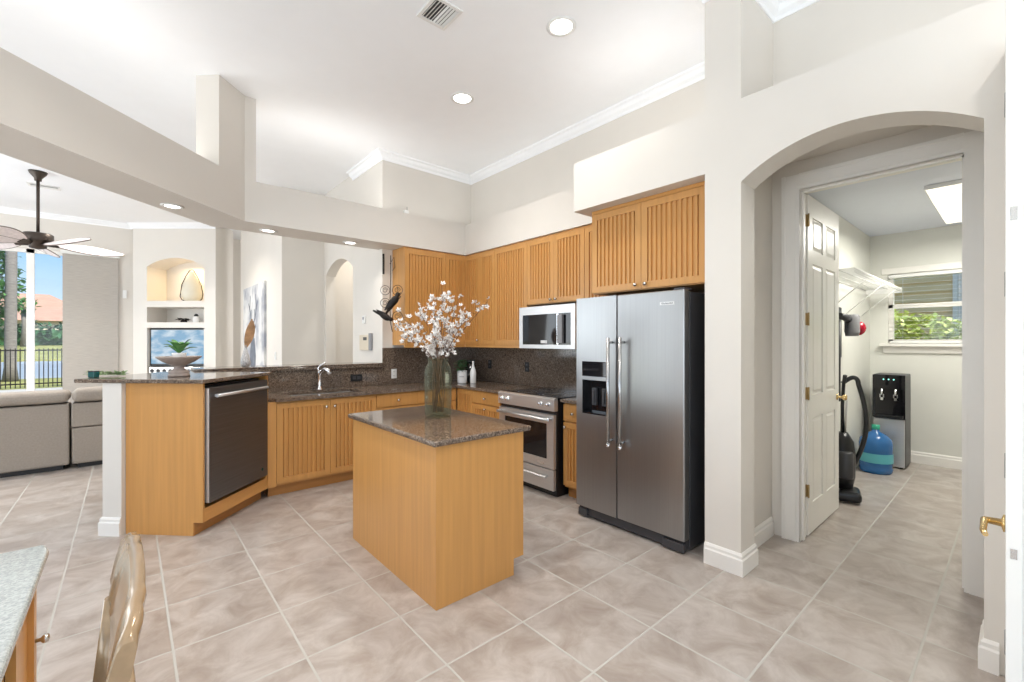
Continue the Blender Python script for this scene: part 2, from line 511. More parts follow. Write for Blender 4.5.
# pillar and arched wall
mb = MB()
mb.box(2.86, 3.07, 1.133, 1.36, 0, 2.955)
mb.box(3.07, 3.68, 1.226, 1.36, 0, 2.955)
mb.box(2.86, 3.40, 1.133, 1.36, 2.955, ZC)
struct('wall_pillar', mb, PAINT)
mb = MB()
poly = [(-3.5, 0), (-3.5, 2.95), (1.133, 2.95)] + arc_top(1.133, 0.106, 2.435, 0.172, 28) + [(0.106, 0)]
mb.prism(poly, 2.86, 3.07, 'x')
struct('wall_arch', mb, PAINT)
struct('ceiling_vestibule', MB().box(3.07, 3.66, -3.5, 1.226, 2.75, 2.95), PAINT)
struct('wall_vestibule_right', MB().box(3.07, 3.66, -.16, -.04, 0, 2.75), PAINT)
struct('wall_upper_recess', MB().box(3.40, 3.52, -3.5, 1.133, 2.95, ZC), PAINT)
# wall with the laundry doorway
DY0, DY1, DZ = 0.214, 1.043, 2.54
mb = MB()
mb.box(3.66, 3.78, DY1 + .015, 1.251, 0, 2.75).box(3.66, 3.78, -1.5, DY0 - .015, 0, 2.75).box(3.66, 3.78, DY0 - .015, DY1 + .015, DZ + .015, 2.75)
struct('wall_laundry_door', mb, PAINT)
# laundry
struct('wall_laundry_left', MB().box(3.81, 7.22, 1.251, 1.37, 0, 2.77), LAUN)
struct('wall_laundry_right', MB().box(3.78, 7.22, -1.62, -1.5, 0, 2.77), LAUN)
WY0, WY1, WZ0, WZ1 = -0.22, 1.075, 1.42, 2.27
mb = MB()
mb.box(7.10, 7.22, -1.5, WY0, 0, 2.77).box(7.10, 7.22, WY1, 1.251, 0, 2.77).box(7.10, 7.22, WY0, WY1, 0, WZ0).box(7.10, 7.22, WY0, WY1, WZ1, 2.77)
struct('wall_laundry_far', mb, LAUN)
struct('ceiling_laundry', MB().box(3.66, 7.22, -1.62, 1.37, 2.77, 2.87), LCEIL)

# family room far wall with wide glazed opening
FY = 11.60
mb = MB()
mb.box(-4.5, 0.30, FY, FY + .12, 3.10, ZC)
mb.box(-0.14, 0.30, FY, FY + .12, 0, 3.10)
struct('wall_family_far', mb, PAINT)
# angled media-niche wall
NA = R(-41)
def dpt(u, D):
    r = (u - 512) / 442 * D; s_, c_ = math.sin(R(41)), math.cos(R(41))
    return (D * s_ + r * c_, D * c_ - r * s_)
nx, ny = dpt(133, 8.72)
NW = 1.63
mb = MB()
T0, T1 = 0.275, 1.398
mb.box(0, T0, 0, .55, 0, ZC).box(T1, NW, 0, .55, 0, ZC)
mb.box(T0, T1, 0, .55, 0, 0.55).box(T0, T1, 0, .55, 1.71, 1.82).box(T0, T1, 0, .55, 2.12, 2.245)
poly = [(T0, ZC), (T1, ZC)] + arc_top(T1, T0, 2.92, 0.17)
mb.prism(poly, 0, .55, 'y')
mb.box(T0, T1, .50, .56, 0.5, 3.2)
o = struct('wall_media_niche', mb, PAINT)
o.location = (nx, ny, 0); o.rotation_euler = (0, 0, NA)
NICHE = (nx, ny)
def nich(x, y, z=0):
    c_, s_ = math.cos(NA), math.sin(NA)
    return (nx + x * c_ - y * s_, ny + x * s_ + y * c_, z)

# peninsula frame: e1 along the dishwasher face, e2 towards the family room
E0 = (0.42, 3.98)
def pen(a, b_): return (E0[0] + .70711 * (a - b_), E0[1] + .70711 * (a + b_))
mb = MB()
mb.prism([pen(-.03, .615), pen(-.03, .765), pen(.80, .765)[:1] + (pen(.80, .765)[1],), (0.63, 5.27), (2.35, 5.27), (2.35, 5.12), (0.66, 5.12), pen(.85, .615)], 0, 1.134)
struct('wall_bar', mb, PAINT)

# moulding
BASEP = [(0, 0), (.018, 0), (.018, .095), (.012, .105), (.012, .122), (.004, .136), (0, .136)]
mb = MB().sweep([(3.64, 1.226), (3.07, 1.226), (3.07, 1.133), (2.86, 1.133), (2.86, 1.36)], BASEP, 0)
struct('baseboard_pillar', mb, TRIM)
struct('baseboard_arch', MB().sweep([(2.86, .06), (2.86, .106), (3.07, .106)], BASEP, 0), TRIM)
struct('baseboard_laundry', MB().sweep([(7.10, -1.5), (7.10, 1.251), (3.84, 1.251)], BASEP, 0), TRIM)
struct('baseboard_bar', MB().sweep([pen(-.03, .615), pen(-.03, .765), pen(.80, .765), (0.63, 5.27), (2.34, 5.27)], BASEP, 0), TRIM)
CROWN = [(0, 0), (.010, 0), (.018, .022), (.045, .040), (.065, .070), (.090, .078), (.095, .094), (0, .094)]
mb = MB().sweep([(3.40, -3.5), (3.40, 1.133), (2.86, 1.133), (2.86, 1.36), (3.68, 1.36), (3.68, 5.12), (2.35, 5.12), (2.35, 6.05)], CROWN, ZC - .094)
struct('trim_1', mb, CEIL)
e_ = nich(NW, 0); s_ = nich(0, 0)
struct('trim_2', MB().sweep([e_[:2], s_[:2], (s_[0] - .02, FY), (-4.5, FY)], [(a, b_ * 1.0) for a, b_ in CROWN], ZC - .094), CEIL)
# laundry door casing
def casing(y0, y1, z1, x, w, sgn, name):
    mb = MB()
    for lay, (a, t) in enumerate(((w, .012), (w * .62, .020), (w * .2, .026))):
        q = (w - a) * .5 if lay == 1 else 0
        x0, x1_ = (x - t, x) if sgn < 0 else (x, x + t)
        oy = w - a - q if lay == 2 else q
        mb.box(x0, x1_, y1 + (w - a if lay == 2 else q), y1 + (w if lay == 2 else q + a), 0, z1 + (w if lay == 2 else q + a))
        mb.box(x0, x1_, y0 - (w if lay == 2 else q + a), y0 - (w - a if lay == 2 else q), 0, z1 + (w if lay == 2 else q + a))
        mb.box(x0, x1_, y0 - q, y1 + q, z1 + (w - a if lay == 2 else q), z1 + (w if lay == 2 else q + a))
    struct(name, mb, TRIM)
casing(DY0, DY1, DZ, 3.66, .112, -1, 'trim_3')
mb = MB()
mb.box(3.645, 3.80, DY1, DY1 + .015, 0, DZ + .015).box(3.645, 3.80, DY0 - .015, DY0, 0, DZ + .015).box(3.645, 3.80, DY0, DY1, DZ, DZ + .015)
mb.box(3.70, 3.735, DY1 - .012, DY1, 0, DZ).box(3.70, 3.735, DY0, DY0 + .012, 0, DZ).box(3.70, 3.735, DY0, DY1, DZ - .012, DZ)
struct('trim_4', mb, TRIM)

# ------------------------------------------------------------------ laundry window
mb = MB()
fw = .05
mb.box(7.12, 7.17, WY0, WY1, WZ0, WZ0 + fw).box(7.12, 7.17, WY0, WY1, WZ1 - fw, WZ1)
mb.box(7.12, 7.17, WY0, WY0 + fw, WZ0, WZ1).box(7.12, 7.17, WY1 - fw, WY1, WZ0, WZ1)
mb.box(7.12, 7.165, WY0, WY1, 1.85, 1.90)
w1 = struct('window_1', mb, TRIM, bevel=.004)
tag(MB().box(7.142, 7.146, WY0 + fw, WY1 - fw, WZ0 + fw, WZ1 - fw).build('window_glass', CLEAR, w1))
mb = MB()
mb.box(7.02, 7.10, WY0 - .10, WY1 + .07, WZ0 - .035, WZ0)
mb.prism([(7.1, WZ0 - .115), (7.075, WZ0 - .115), (7.06, WZ0 - .035), (7.1, WZ0 - .035)], WY0 - .07, WY1 + .045, 'y')
mb.box(7.085, 7.10, WY0 - .09, WY1 + .06, WZ1, WZ1 + .075)
mb.build('window_sill', TRIM, w1, bevel=.004)
bl = thing('window_blind', 'white slatted mini blind hanging in the laundry window', 'blind', (7.09, 0, 0))
mb = MB().box(-.02, .02, WY0 + .02, WY1 - .01, WZ1 - .05, WZ1 - .012)
mb.build('headrail', WPLAS, bl)
sl = MB()
z = WZ1 - .075
while z > WZ0 + .03:
    sl.add([(-.007, WY0 + .03, z - .001), (.007, WY0 + .03, z + .001), (.007, WY1 - .02, z + .001), (-.007, WY1 - .02, z - .001),
            (-.007, WY0 + .03, z - .0), (.007, WY0 + .03, z + .002), (.007, WY1 - .02, z + .002), (-.007, WY1 - .02, z - .0)],
           [(0,3,2,1),(4,5,6,7),(0,1,5,4),(1,2,6,5),(2,3,7,6),(3,0,4,7)])
    z -= .05
for y in (WY0 + .15, .45, WY1 - .14): sl.box(-.001, .001, y - .001, y + .001, WZ0 + .03, WZ1 - .05)
sl.build('slat', WPLAS, bl)
MB().box(-.014, .014, WY0 + .03, WY1 - .02, WZ0 + .008, WZ0 + .028).build('bottom_rail', WPLAS, bl)

# ------------------------------------------------------------------ family room glazing
def slider(x0, x1, name):
    mb = MB()
    f = .05
    mb.box(x0, x0 + f, FY + .03, FY + .08, 0.02, 3.10).box(x1 - f, x1, FY + .03, FY + .08, 0.02, 3.10)
    mb.box(x0, x1, FY + .03, FY + .08, 0.0, .09).box(x0, x1, FY + .03, FY + .08, 3.03, 3.10)
    w = struct(name, mb, TRIM)
    MB().box(x0 + f, x1 - f, FY + .053, FY + .057, .09, 3.03).build('window_glass', CLEAR, w)
slider(-4.5, -2.9, 'window_2'); slider(-2.9, -1.315, 'window_3'); slider(-1.315, -.14, 'window_4')
rb = thing('vertical_blind', 'taupe vertical fabric shade drawn across the right end of the sliding glass', 'window shade', (0, FY - .05, 0))
mb = MB()
for i in range(5):
    x = -.905 + i * .153
    mb.box(x, x + .153, -.006, -.001, .03, 3.06)
mb.build('shade_panel', BLIND, rb)
MB().box(-.93, -.12, -.04, .03, 3.06, 3.12).build('shade_track', WPLAS, rb)

# ------------------------------------------------------------------ cabinetry builders
def knob(parent, x, z, y=0.0, m=NICKEL, r=.015):
    k = MB().lathe([(.006, 0), (.006, .012), (r * .9, .018), (r, .024), (r * .8, .031), (.002, .034)], 14)
    return k.build('knob', m, parent, loc=(x, y, z), rot=(R(90), 0, 0))

def front(parent, name, x0, x1, z0, z1, fluted=True, kx=None, kz=None, y=0.0, m=WOOD):
    """cabinet door or drawer front, front face at local y"""
    g = .002
    x0 += g; x1 -= g; z0 += g; z1 -= g
    st = .052 if (x1 - x0) > .24 else .038
    if (z1 - z0) < .2: st = .0
    mb = MB()
    if st:
        mb.box(x0, x0 + st, y, y + .02, z0, z1).box(x1 - st, x1, y, y + .02, z0, z1)
        mb.box(x0 + st, x1 - st, y, y + .02, z0, z0 + st).box(x0 + st, x1 - st, y, y + .02, z1 - st, z1)
        mb.box(x0 + st, x1 - st, y + .015, y + .02, z0 + st, z1 - st)
        if fluted:
            W = x1 - x0 - 2 * st
            n = max(2, int(round(W / .042)))
            p = W / n
            for i in range(n):
                a = x0 + st + i * p + p * .19
                mb.prism([(a, y + .015), (a + .003, y + .002), (a + p * .60 - .003, y + .002), (a + p * .60, y + .015)], z0 + st + .001, z1 - st - .001, 'z')
    else:
        mb.box(x0, x1, y, y + .02, z0, z1)
        mb.box(x0 + .02, x1 - .02, y - .003, y, z0 + .02, z1 - .02)
    d = mb.build(name, m, parent)
    if kx is not None: knob(d, kx, kz, y - (.003 if not st else 0))
    return d

def cabinet(label, cat, loc, rz, w, depth, z0, z1, fronts, kick=0, bz1=None, name='base_cabinet', group=None, rail=0):
    t = thing(name, label, cat, loc, rz, group)
    mb = MB().box(0, w, .022, depth, z0, bz1 or z1)
    if bz1: mb.box(0, w, .022, .04, bz1, z1)
    mb.build('body', WOOD, t)
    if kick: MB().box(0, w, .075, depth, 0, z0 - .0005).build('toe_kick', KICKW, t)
    if rail: MB().box(0, w, .004, .03, z0 - .03, z0).build('light_rail', WOODH, t)
    for f in fronts: front(t, *f)
    return t

BT = .883   # top of base cabinets
FYB = 4.52  # back run face
FXR = 3.04  # right run face
# back run
t = cabinet('maple sink cabinet with two fluted doors under the sink', 'cabinet', (0.985, FYB, 0), 0, 1.024, .58, .10, BT,
        [('door', .055, .54, .12, .872, True, .50, .80), ('door', .54, 1.022, .12, .872, True, .58, .80)], 1, .69)
MB().box(-.018, .054, .0, .021, .10, BT).build('filler_stile', WOOD, t)
cabinet('maple base cabinet right of the sink cabinet, drawer above a fluted door', 'cabinet', (2.009, FYB, 0), 0, .492, .58, .10, BT,
        [('drawer', 0, .492, .735, .872, False, .246, .80), ('door', 0, .492, .12, .725, True, .05, .66)], 1)
cabinet('maple base cabinet in the kitchen corner behind the glass vase', 'cabinet', (2.501, FYB, 0), 0, .53, .58, .10, BT,
        [('drawer', 0, .528, .735, .872, False, .10, .80), ('door', 0, .528, .12, .725, True, .05, .66)], 1)
# right run: local x runs towards -y
def rr(y): return (FXR, y, 0)
cabinet('maple base cabinet with fluted door at the inside corner of the worktop', 'cabinet', rr(4.519), R(-90), .318, .60, .10, BT,
        [('door', .0, .318, .12, .872, True, None, None)], 1)
cabinet('maple drawer base cabinet left of the range', 'cabinet', rr(4.201), R(-90), .575, .60, .10, BT,
        [('drawer', .0, .506, .735, .872, False, .25, .80), ('drawer', 0, .506, .47, .725, True, .25, .68), ('drawer', 0, .506, .12, .46, True, .25, .40)], 1)
cabinet('narrow maple base cabinet between range and refrigerator, drawer over fluted door', 'cabinet', rr(2.775), R(-90), .265, .60, .10, BT,
        [('drawer', 0, .263, .715, .872, False, .13, .79), ('door', 0, .263, .12, .705, True, .03, .66)], 1)

# uppers
UY = 4.79; UX = 3.345; UZ0, UZ1 = 1.40, 2.574
cabinet('tall maple wall cabinet with one fluted door beside the pass-through', 'cabinet', (2.482, UY, 0), 0, .566, .328, UZ0, UZ1,
        [('door', 0, .566, UZ0 + .005, 2.55, True, .04, 1.46)], name='wall_cabinet', rail=1)
t = thing('wall_cabinet', 'maple corner wall cabinet with narrow fluted doors meeting in the corner', 'cabinet', (3.048, UY, 0))
MB().prism([(.001, .022), (.297, .022), (.319, .0), (.319, -.616), (.63, -.616), (.63, .328), (.001, .328)], UZ0, UZ1).build('body', WOOD, t)
front(t, 'door', 0, .296, UZ0 + .005, 2.55, True, None, None)
hold = bpy.data.objects.new('door_pair', None)
d1 = front(t, 'door', 0, .328, UZ0 + .005, 2.55, True, .29, 1.46)
d2 = front(t, 'door', .328, .616, UZ0 + .005, 2.55, True, None, None)
bpy.data.objects.remove(hold)
for d in (d1, d2):
    d.location = (.297, -.0, 0); d.rotation_euler = (0, 0, R(-90))
mb = MB().box(0, .297, .004, .03, UZ0 - .03, UZ0).box(.301, .327, -.616, .004, UZ0 - .03, UZ0)
mb.build('light_rail', WOODH, t)
def ru(y): return (UX, y, 0)
cabinet('tall maple wall cabinet with wide fluted door left of the microwave', 'cabinet', ru(4.172), R(-90), .578, .33, UZ0, UZ1,
        [('door', 0, .578, UZ0 + .005, 2.55, True, None, None)], name='wall_cabinet', rail=1)
cabinet('short maple double-door wall cabinet above the microwave', 'cabinet', ru(3.592), R(-90), .814, .33, 1.845, UZ1,
        [('door', 0, .407, 1.85, 2.55, True, .37, 1.885), ('door', .407, .814, 1.85, 2.55, True, .445, 1.885)], name='wall_cabinet')
cabinet('narrow maple wall cabinet squeezed between microwave and refrigerator', 'cabinet', ru(2.776), R(-90), .284, .33, UZ0, UZ1,
        [('door', 0, .284, UZ0 + .005, 2.55, True, None, None)], name='wall_cabinet', rail=1)
t = cabinet('deep maple double-door cabinet above the refrigerator', 'cabinet', (2.97, 2.385, 0), R(-90), 1.022, .705, 1.845, 2.544,
        [('door', .0, .476, 1.85, 2.515, True, .435, 1.885), ('door', .476, .985, 1.85, 2.515, True, .52, 1.885)], name='wall_cabinet')
MB().box(0.0, 1.022, .004, .0215, 2.517, 2.544).build('face_frame', WOODH, t)
MB().box(.987, 1.022, .004, .0215, 1.845, 2.516).build('side_stile', WOOD, t)

# worktops
mb = MB()
zt0, zt1 = .885, .915
mb.prism([(1.03, 4.49), (1.20, 4.49), (1.20, 5.10), (.67, 5.10), (.67, 4.92), (1.03, 4.56)], zt0, zt1)
mb.box(1.20, 1.90, 4.49, 4.63, zt0, zt1).box(1.20, 1.90, 4.98, 5.10, zt0, zt1)
mb.box(1.90, 3.659, 4.49, 5.10, zt0, zt1)
mb.box(3.01, 3.659, 3.615, 4.49, zt0, zt1)
tag(mb.build('worktop', GRAN, fix=True), 'L-shaped brown granite worktop with sink along the back wall', 'worktop')
tag(MB().box(3.01, 3.659, 2.50, 2.79, zt0, zt1).build('worktop', GRAN, bevel=.006), 'small brown granite worktop piece between range and refrigerator', 'worktop')
mb = MB().box(.66, 2.348, 5.10, 5.119, .916, 1.134).box(2.348, 3.66, 5.10, 5.119, .916, 1.366)
tag(mb.build('backsplash', GRAN), 'brown speckled granite backsplash behind the sink and faucet', 'backsplash')
tag(MB().box(3.6605, 3.6795, 2.50, 5.119, .916, 1.366).build('backsplash', GRAN), 'brown speckled granite backsplash behind the range, below the microwave', 'backsplash')
mb = MB().prism([pen(-.045, -.035), pen(.79, -.035), pen(.79, .60), (.62, 5.085), (.62, 5.42), (.467, 5.42), pen(-.045, .985)], 1.136, 1.166)
tag(mb.build('bar_top', GRAN, bevel=.008), 'raised brown granite bar top over the dishwasher', 'countertop')
mb = MB().box(.63, 2.348, 5.07, 5.42, 1.136, 1.166).box(.47, 2.347, 5.07, 5.42, 1.168, 1.185)
tag(mb.build('pass_through_ledge', GRAN, bevel=.004), 'long brown granite ledge of the pass-through behind the sink', 'ledge')

# sink + faucet
sk = thing('kitchen_sink', 'double stainless undermount sink in the brown granite worktop', 'sink', (1.55, 4.805, 0))
def basin(x0, x1):
    mb = MB(); y0, y1, zb, t_ = -.172, .172, .70, .004
    mb.box(x0, x1, y0, y1, zb, zb + t_).box(x0, x0 + t_, y0, y1, zb, .884).box(x1 - t_, x1, y0, y1, zb, .884)
    mb.box(x0, x1, y0, y0 + t_, zb, .884).box(x0, x1, y1 - t_, y1, zb, .884)
    b_ = mb.build('basin', LSTEEL, sk)
    MB().lathe([(.04, zb + t_), (.04, zb + t_ + .003), (.03, zb + t_ + .004)], 16, (x0 + x1) / 2, 0).build('drain', CHROME, b_)
basin(-.345, -.01); basin(.01, .345)
fc = thing('faucet', 'chrome single-lever kitchen faucet behind the sink', 'faucet', (1.585, 5.035, .915))
fc.scale = (1.2, 1.2, 1.08)
MB().lathe([(.030, 0), (.030, .008), (.022, .014), (.019, .05), (.018, .15), (.021, .17), (.019, .19), (.004, .20)], 18).build('body', CHROME, fc)
MB().tube([(0, 0, .15), (.01, -.04, .195), (.02, -.09, .215), (.03, -.13, .205), (.036, -.155, .175)], [.016, .016, .017, .019, .017], 12).build('spout', CHROME, fc)
MB().tube([(0, 0, .19), (-.012, .015, .215), (.012, .0, .255), (.05, -.02, .272)], [.013, .010, .008, .009], 10).build('lever', CHROME, fc)

# ------------------------------------------------------------------ dishwasher peninsula
pc = thing('dishwasher_cabinet', 'maple end cabinet of the raised bar housing the dishwasher', 'cabinet', (E0[0], E0[1], 0), R(45))
MB().prism([(0, .10), (0, 1.134), (.61, 1.134), (.61, 0), (.075, 0), (.075, .10)], 0, .018, 'x').build('end_panel', WOOD, pc)
MB().box(.745, .78, .0, .58, .20, 1.134).build('side_panel', WOOD, pc)
MB().box(.018, .78, .0, .022, .10, .20).build('bottom_rail', WOODH, pc)
MB().box(.018, .78, .022, .61, .185, .20).build('shelf', WOOD, pc)
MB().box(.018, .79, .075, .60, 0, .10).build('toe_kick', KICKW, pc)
MB().box(.018, .72, .59, .61, .20, 1.134).build('back_panel', BLACK, pc)
dw = thing('dishwasher', 'dark stainless built-in dishwasher with pocket bar handle', 'dishwasher', (E0[0], E0[1], 0), R(45))
MB().box(.035, .705, .035, .57, .215, 1.115).build('body', BLACK, dw)
d = MB().box(.030, .735, -.028, .030, .235, 1.100).build('door', DSTEEL, dw, bevel=.006)
MB().tube([(.075, -.052, 1.035), (.69, -.052, 1.035)], .013, 12).box(.085, .105, -.05, -.028, 1.026, 1.044).box(.66, .68, -.05, -.028, 1.026, 1.044).build('handle', LSTEEL, d)
MB().box(.028, .0301, -.026, .028, .24, 1.095).build('edge_trim', LSTEEL, d)
MB().lathe([(.013, 0), (.013, .001)], 12).build('sticker', TEAL, d, loc=(.655, -.0285, .31), rot=(R(90), 0, 0))

# ------------------------------------------------------------------ island
IX0, IX1, IY0, IY1 = 1.25, 1.885, 2.06, 3.22
isl = thing('island_cabinet', 'freestanding honey maple island cabinet in the middle of the kitchen', 'island', (IX0, IY0, 0))
W_, L_ = IX1 - IX0, IY1 - IY0
MB().prism([(0, 0), (W_ - .08, 0), (W_ - .08, .10), (W_, .10), (W_, .882), (0, .882)], 0, .02, 'y').build('end_panel', WOOD, isl)
MB().prism([(0, 0), (W_ - .08, 0), (W_ - .08, .10), (W_, .10), (W_, .882), (0, .882)], L_ - .02, L_, 'y').build('end_panel', WOOD, isl)
MB().box(0, .018, .0202, L_ - .0202, 0, .882).build('back_panel', WOOD, isl)
MB().box(.02, W_ - .024, .0205, L_ - .0205, .10, .880).build('body', WOOD, isl)
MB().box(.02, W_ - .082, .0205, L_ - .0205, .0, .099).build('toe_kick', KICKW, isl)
for i in range(2):
    y0 = .021 + i * (L_ - .042) / 2; y1 = y0 + (L_ - .042) / 2
    d = front(isl, 'door', 0, y1 - y0, .12, .872, True, (y1 - y0) - .04 if i == 0 else .04, .8)
    d.location = (W_, y0, 0); d.rotation_euler = (0, 0, R(90))
o = MB().box(IX0 - .03, IX1 + .045, IY0 - .03, IY1 + .03, .884, .916).build('island_worktop', GRAN, bevel=.012, seg=3)
tag(o, 'polished brown granite top of the kitchen island', 'countertop')

# ------------------------------------------------------------------ refrigerator
fr = thing('refrigerator', 'tall stainless side-by-side refrigerator with ice and water dispenser', 'refrigerator', (2.82, 2.425, 0), R(-90))
FW, FH = .945, 1.80   # local x 0..FW towards the camera side (-y)
MB().box(.004, FW - .004, .085, .80, .02, FH - .01).build('body', DGREY, fr, bevel=.004)
SPL = .40
# freezer door with dispenser recess
mb = MB()
dx0, dx1, dz0, dz1 = .062, .312, .86, 1.135
mb.box(0, dx0, 0, .07, .095, FH).box(dx1, SPL - .003, 0, .07, .095, FH).box(dx0, dx1, 0, .07, .095, dz0).box(dx0, dx1, 0, .07, dz1, FH)
dl = mb.build('freezer_door', STEELV, fr)
MB().box(SPL + .003, FW, 0, .07, .095, FH).build('fridge_door', STEELV, fr, bevel=.008)
dr = [c for c in bpy.data.objects if c.name.startswith('fridge_door')][-1]
MB().box(dx0, dx1, .0605, .069, dz0, dz1).box(dx0, dx0 + .004, .002, .0605, dz0, dz1).box(dx1 - .004, dx1, .002, .0605, dz0, dz1).box(dx0, dx1, .002, .0605, dz0, dz0 + .012).build('dispenser_recess', BGLASS, dl)
MB().box(dx0, dx1, -.003, .0, 1.165, 1.285).build('dispenser_panel', BGLASS, dl)
for xx in (.135, .235):
    MB().box(xx, xx + .045, .03, .055, .93, 1.07).box(xx + .012, xx + .033, .015, .03, .95, 1.05).build('dispenser_paddle', DGREY, dl, bevel=.004)
for k, (mm, x_) in enumerate(((dl, SPL - .038), (dr, SPL + .070))):
    h = MB().tube([(x_, -.058, .655), (x_, -.058, 1.475)], .013, 14)
    h.tube([(x_, .0, .69), (x_, -.058, .69)], .010, 10).tube([(x_, .0, 1.44), (x_, -.058, 1.44)], .010, 10)
    h.build('handle', STEEL, mm)
    MB().lathe([(.015, -.012), (.016, 0), (.015, .012)], 14, x_, -.058, M=Matrix.Translation((0, 0, .655))).build('handle_cap', CHROME, mm)
def text(parent, s_, size, loc, rot, m, ext=.0006, name='lettering', align='CENTER'):
    cu = bpy.data.curves.new(name, 'FONT')
    cu.body = s_; cu.size = size; cu.extrude = ext; cu.align_x = align; cu.align_y = 'CENTER'
    tmp = bpy.data.objects.new(name, cu); COL.objects.link(tmp)
    dg = bpy.context.evaluated_depsgraph_get()
    me = bpy.data.meshes.new_from_object(tmp.evaluated_get(dg))
    bpy.data.objects.remove(tmp)
    o = bpy.data.objects.new(name, me); COL.objects.link(o)
    me.materials.clear(); me.materials.append(m)
    o.parent = parent; o.location = loc; o.rotation_euler = rot
    return o
pl = MB().box(.765, .875, -.003, .0, 1.70, 1.722).build('badge', LSTEEL, dr)
text(pl, 'KitchenAid', .019, (.82, -.0035, 1.711), (R(90), 0, 0), LDARK)
MB().box(.01, FW - .01, .03, .085, .02, .088).build('base_grille', DGREY, fr)
MB().box(FW - .17, FW - .01, .01, .03, .012, .075).build('foot_cover', DGREY, fr, bevel=.006)
MB().box(.01, .10, .01, .03, .012, .075).build('foot_cover', DGREY, fr, bevel=.006)
for x_ in (.06, FW - .06):
    for y_ in (.10, .70): MB().lathe([(.02, 0), (.02, .02)], 12, x_, y_).build('leveling_foot', BLACK, fr)
MB().box(FW - .09, FW - .01, .02, .12, FH + .0, FH + .015).build('hinge_cover', DGREY, fr, bevel=.004)

# ------------------------------------------------------------------ range
rg = thing('range', 'stainless slide-in electric range with black glass cooktop', 'range', (2.95, 3.61, 0), R(-90))
RW = .81
MB().box(.006, RW - .006, .035, .69, .03, .905).build('body', BLACK, rg)
MB().box(0, RW, .045, .695, .905, .921).build('cooktop', BGLASS, rg, bevel=.004)
for cx_, cy_, r_ in ((.21, .22, .10), (.60, .22, .115), (.21, .50, .075), (.60, .50, .09)):
    MB().lathe([(r_, .9212), (r_, .9216), (r_ - .003, .9217), (r_ - .003, .9212)], 32, cx_, cy_, cap=False).build('burner_ring', GREYP, rg)
cp = MB().prism([(-.004, .80), (.045, .80), (.045, .921), (.022, .925), (-.004, .915)], 0, RW, 'x').build('control_panel', LSTEEL, rg, bevel=.003)
for x_ in (.065, .155, .635, .735):
    k = MB().lathe([(.026, 0), (.026, .006), (.019, .010), (.019, .026), (.016, .030), (.001, .031)], 18)
    k.build('knob', CHROME, cp, loc=(x_, -.004, .858), rot=(R(90), 0, 0))
mb = MB()
z0, z1 = .265, .765
mb.box(.012, .10, 0, .034, z0, z1).box(RW - .10, RW - .012, 0, .034, z0, z1).box(.10, RW - .10, 0, .034, z0, z0 + .085).box(.10, RW - .10, 0, .034, z1 - .085, z1)
od = mb.build('oven_door', LSTEEL, rg)
MB().box(.10, RW - .10, .006, .03, z0 + .085, z1 - .085).build('oven_window', BGLASS, od)
MB().tube([(.04, -.05, .725), (RW - .04, -.05, .725)], .014, 14).build('handle', LSTEEL, od)
for x_ in (.05, RW - .05): MB().tube([(x_, 0, .725), (x_, -.05, .725)], [.014, .018], 12).build('handle_bracket', CHROME, od)
pb = MB().box(RW - .22, RW - .13, -.002, 0, .295, .315).build('badge', CHROME, od)
wd = MB().box(.012, RW - .012, 0, .034, .065, .255).build('warming_drawer', LSTEEL, rg, bevel=.003)
MB().tube([(.08, -.04, .19), (RW - .08, -.04, .19)], .011, 12).tube([(.10, 0, .19), (.10, -.04, .19)], .010, 10).tube([(RW - .10, 0, .19), (RW - .10, -.04, .19)], .012, 10).build('handle', LSTEEL, wd)
MB().box(.02, RW - .02, .06, .66, 0, .03).build('base', BLACK, rg)

# ------------------------------------------------------------------ microwave
mw = thing('microwave', 'stainless over-the-range microwave above the cooktop', 'microwave', (3.235, 3.60, 0), R(-90))
MB().box(.002, .798, .026, .42, 1.372, 1.812).build('body', BLACK, mw)
mb = MB()
a, b_ = 1.372, 1.812
mb.box(0, .055, 0, .025, a, b_).box(.745, .80, 0, .025, a, b_).box(.055, .745, 0, .025, a, a + .04).box(.055, .745, 0, .025, b_ - .085, b_)
md = mb.build('door_frame', LSTEEL, mw)
MB().box(.055, .745, .004, .024, a + .04, b_ - .085).build('door_glass', BGLASS, md)
MB().box(.585, .655, -.028, .0035, a + .055, b_ - .10).build('handle', GREYP, md, bevel=.006)
MB().box(.565, .585, -.006, .0035, a + .045, b_ - .09).build('chrome_strip', CHROME, md)
MB().lathe([(.011, 0), (.011, .001)], 12).build('badge', CHROME, md, loc=(.43, -.0005, b_ - .04), rot=(R(90), 0, 0))
MB().box(.33, .42, .002, .004, a + .055, a + .085).build('label_plate', LWHITE, md)

# ------------------------------------------------------------------ outlets and switches
def outlet(loc, rz, m, label, dark=False, slots=True, cat='electrical outlet'):
    t = thing('wall_outlet', label, cat, loc, rz)
    MB().box(-.036, .036, -.005, 0, -.058, .058).build('cover_plate', m, t, bevel=.002)
    mm = LDARK if not dark else GREYP
    if slots:
        for zz in (-.026, .026):
            MB().box(-.016, .016, -.007, -.005, zz - .015, zz + .015).build('socket', m if not dark else DGREY, t, bevel=.001)
            MB().box(-.009, -.006, -.0075, -.007, zz - .007, zz + .007).box(.006, .009, -.0075, -.007, zz - .007, zz + .007).build('slot', mm, t)
    else:
        MB().box(-.006, .006, -.013, -.005, -.012, .012).build('toggle', m, t)
    return t
outlet((2.492, 5.099, 1.045), 0, WPLAS, 'cream electrical outlet on the granite backsplash by the pass-through')
outlet((3.659, 4.66, 1.14), R(-90), BLACK, 'black outlet on the backsplash near the kitchen corner', True)
outlet((3.659, 3.93, 1.135), R(-90), BLACK, 'black outlet on the backsplash left of the range', True)
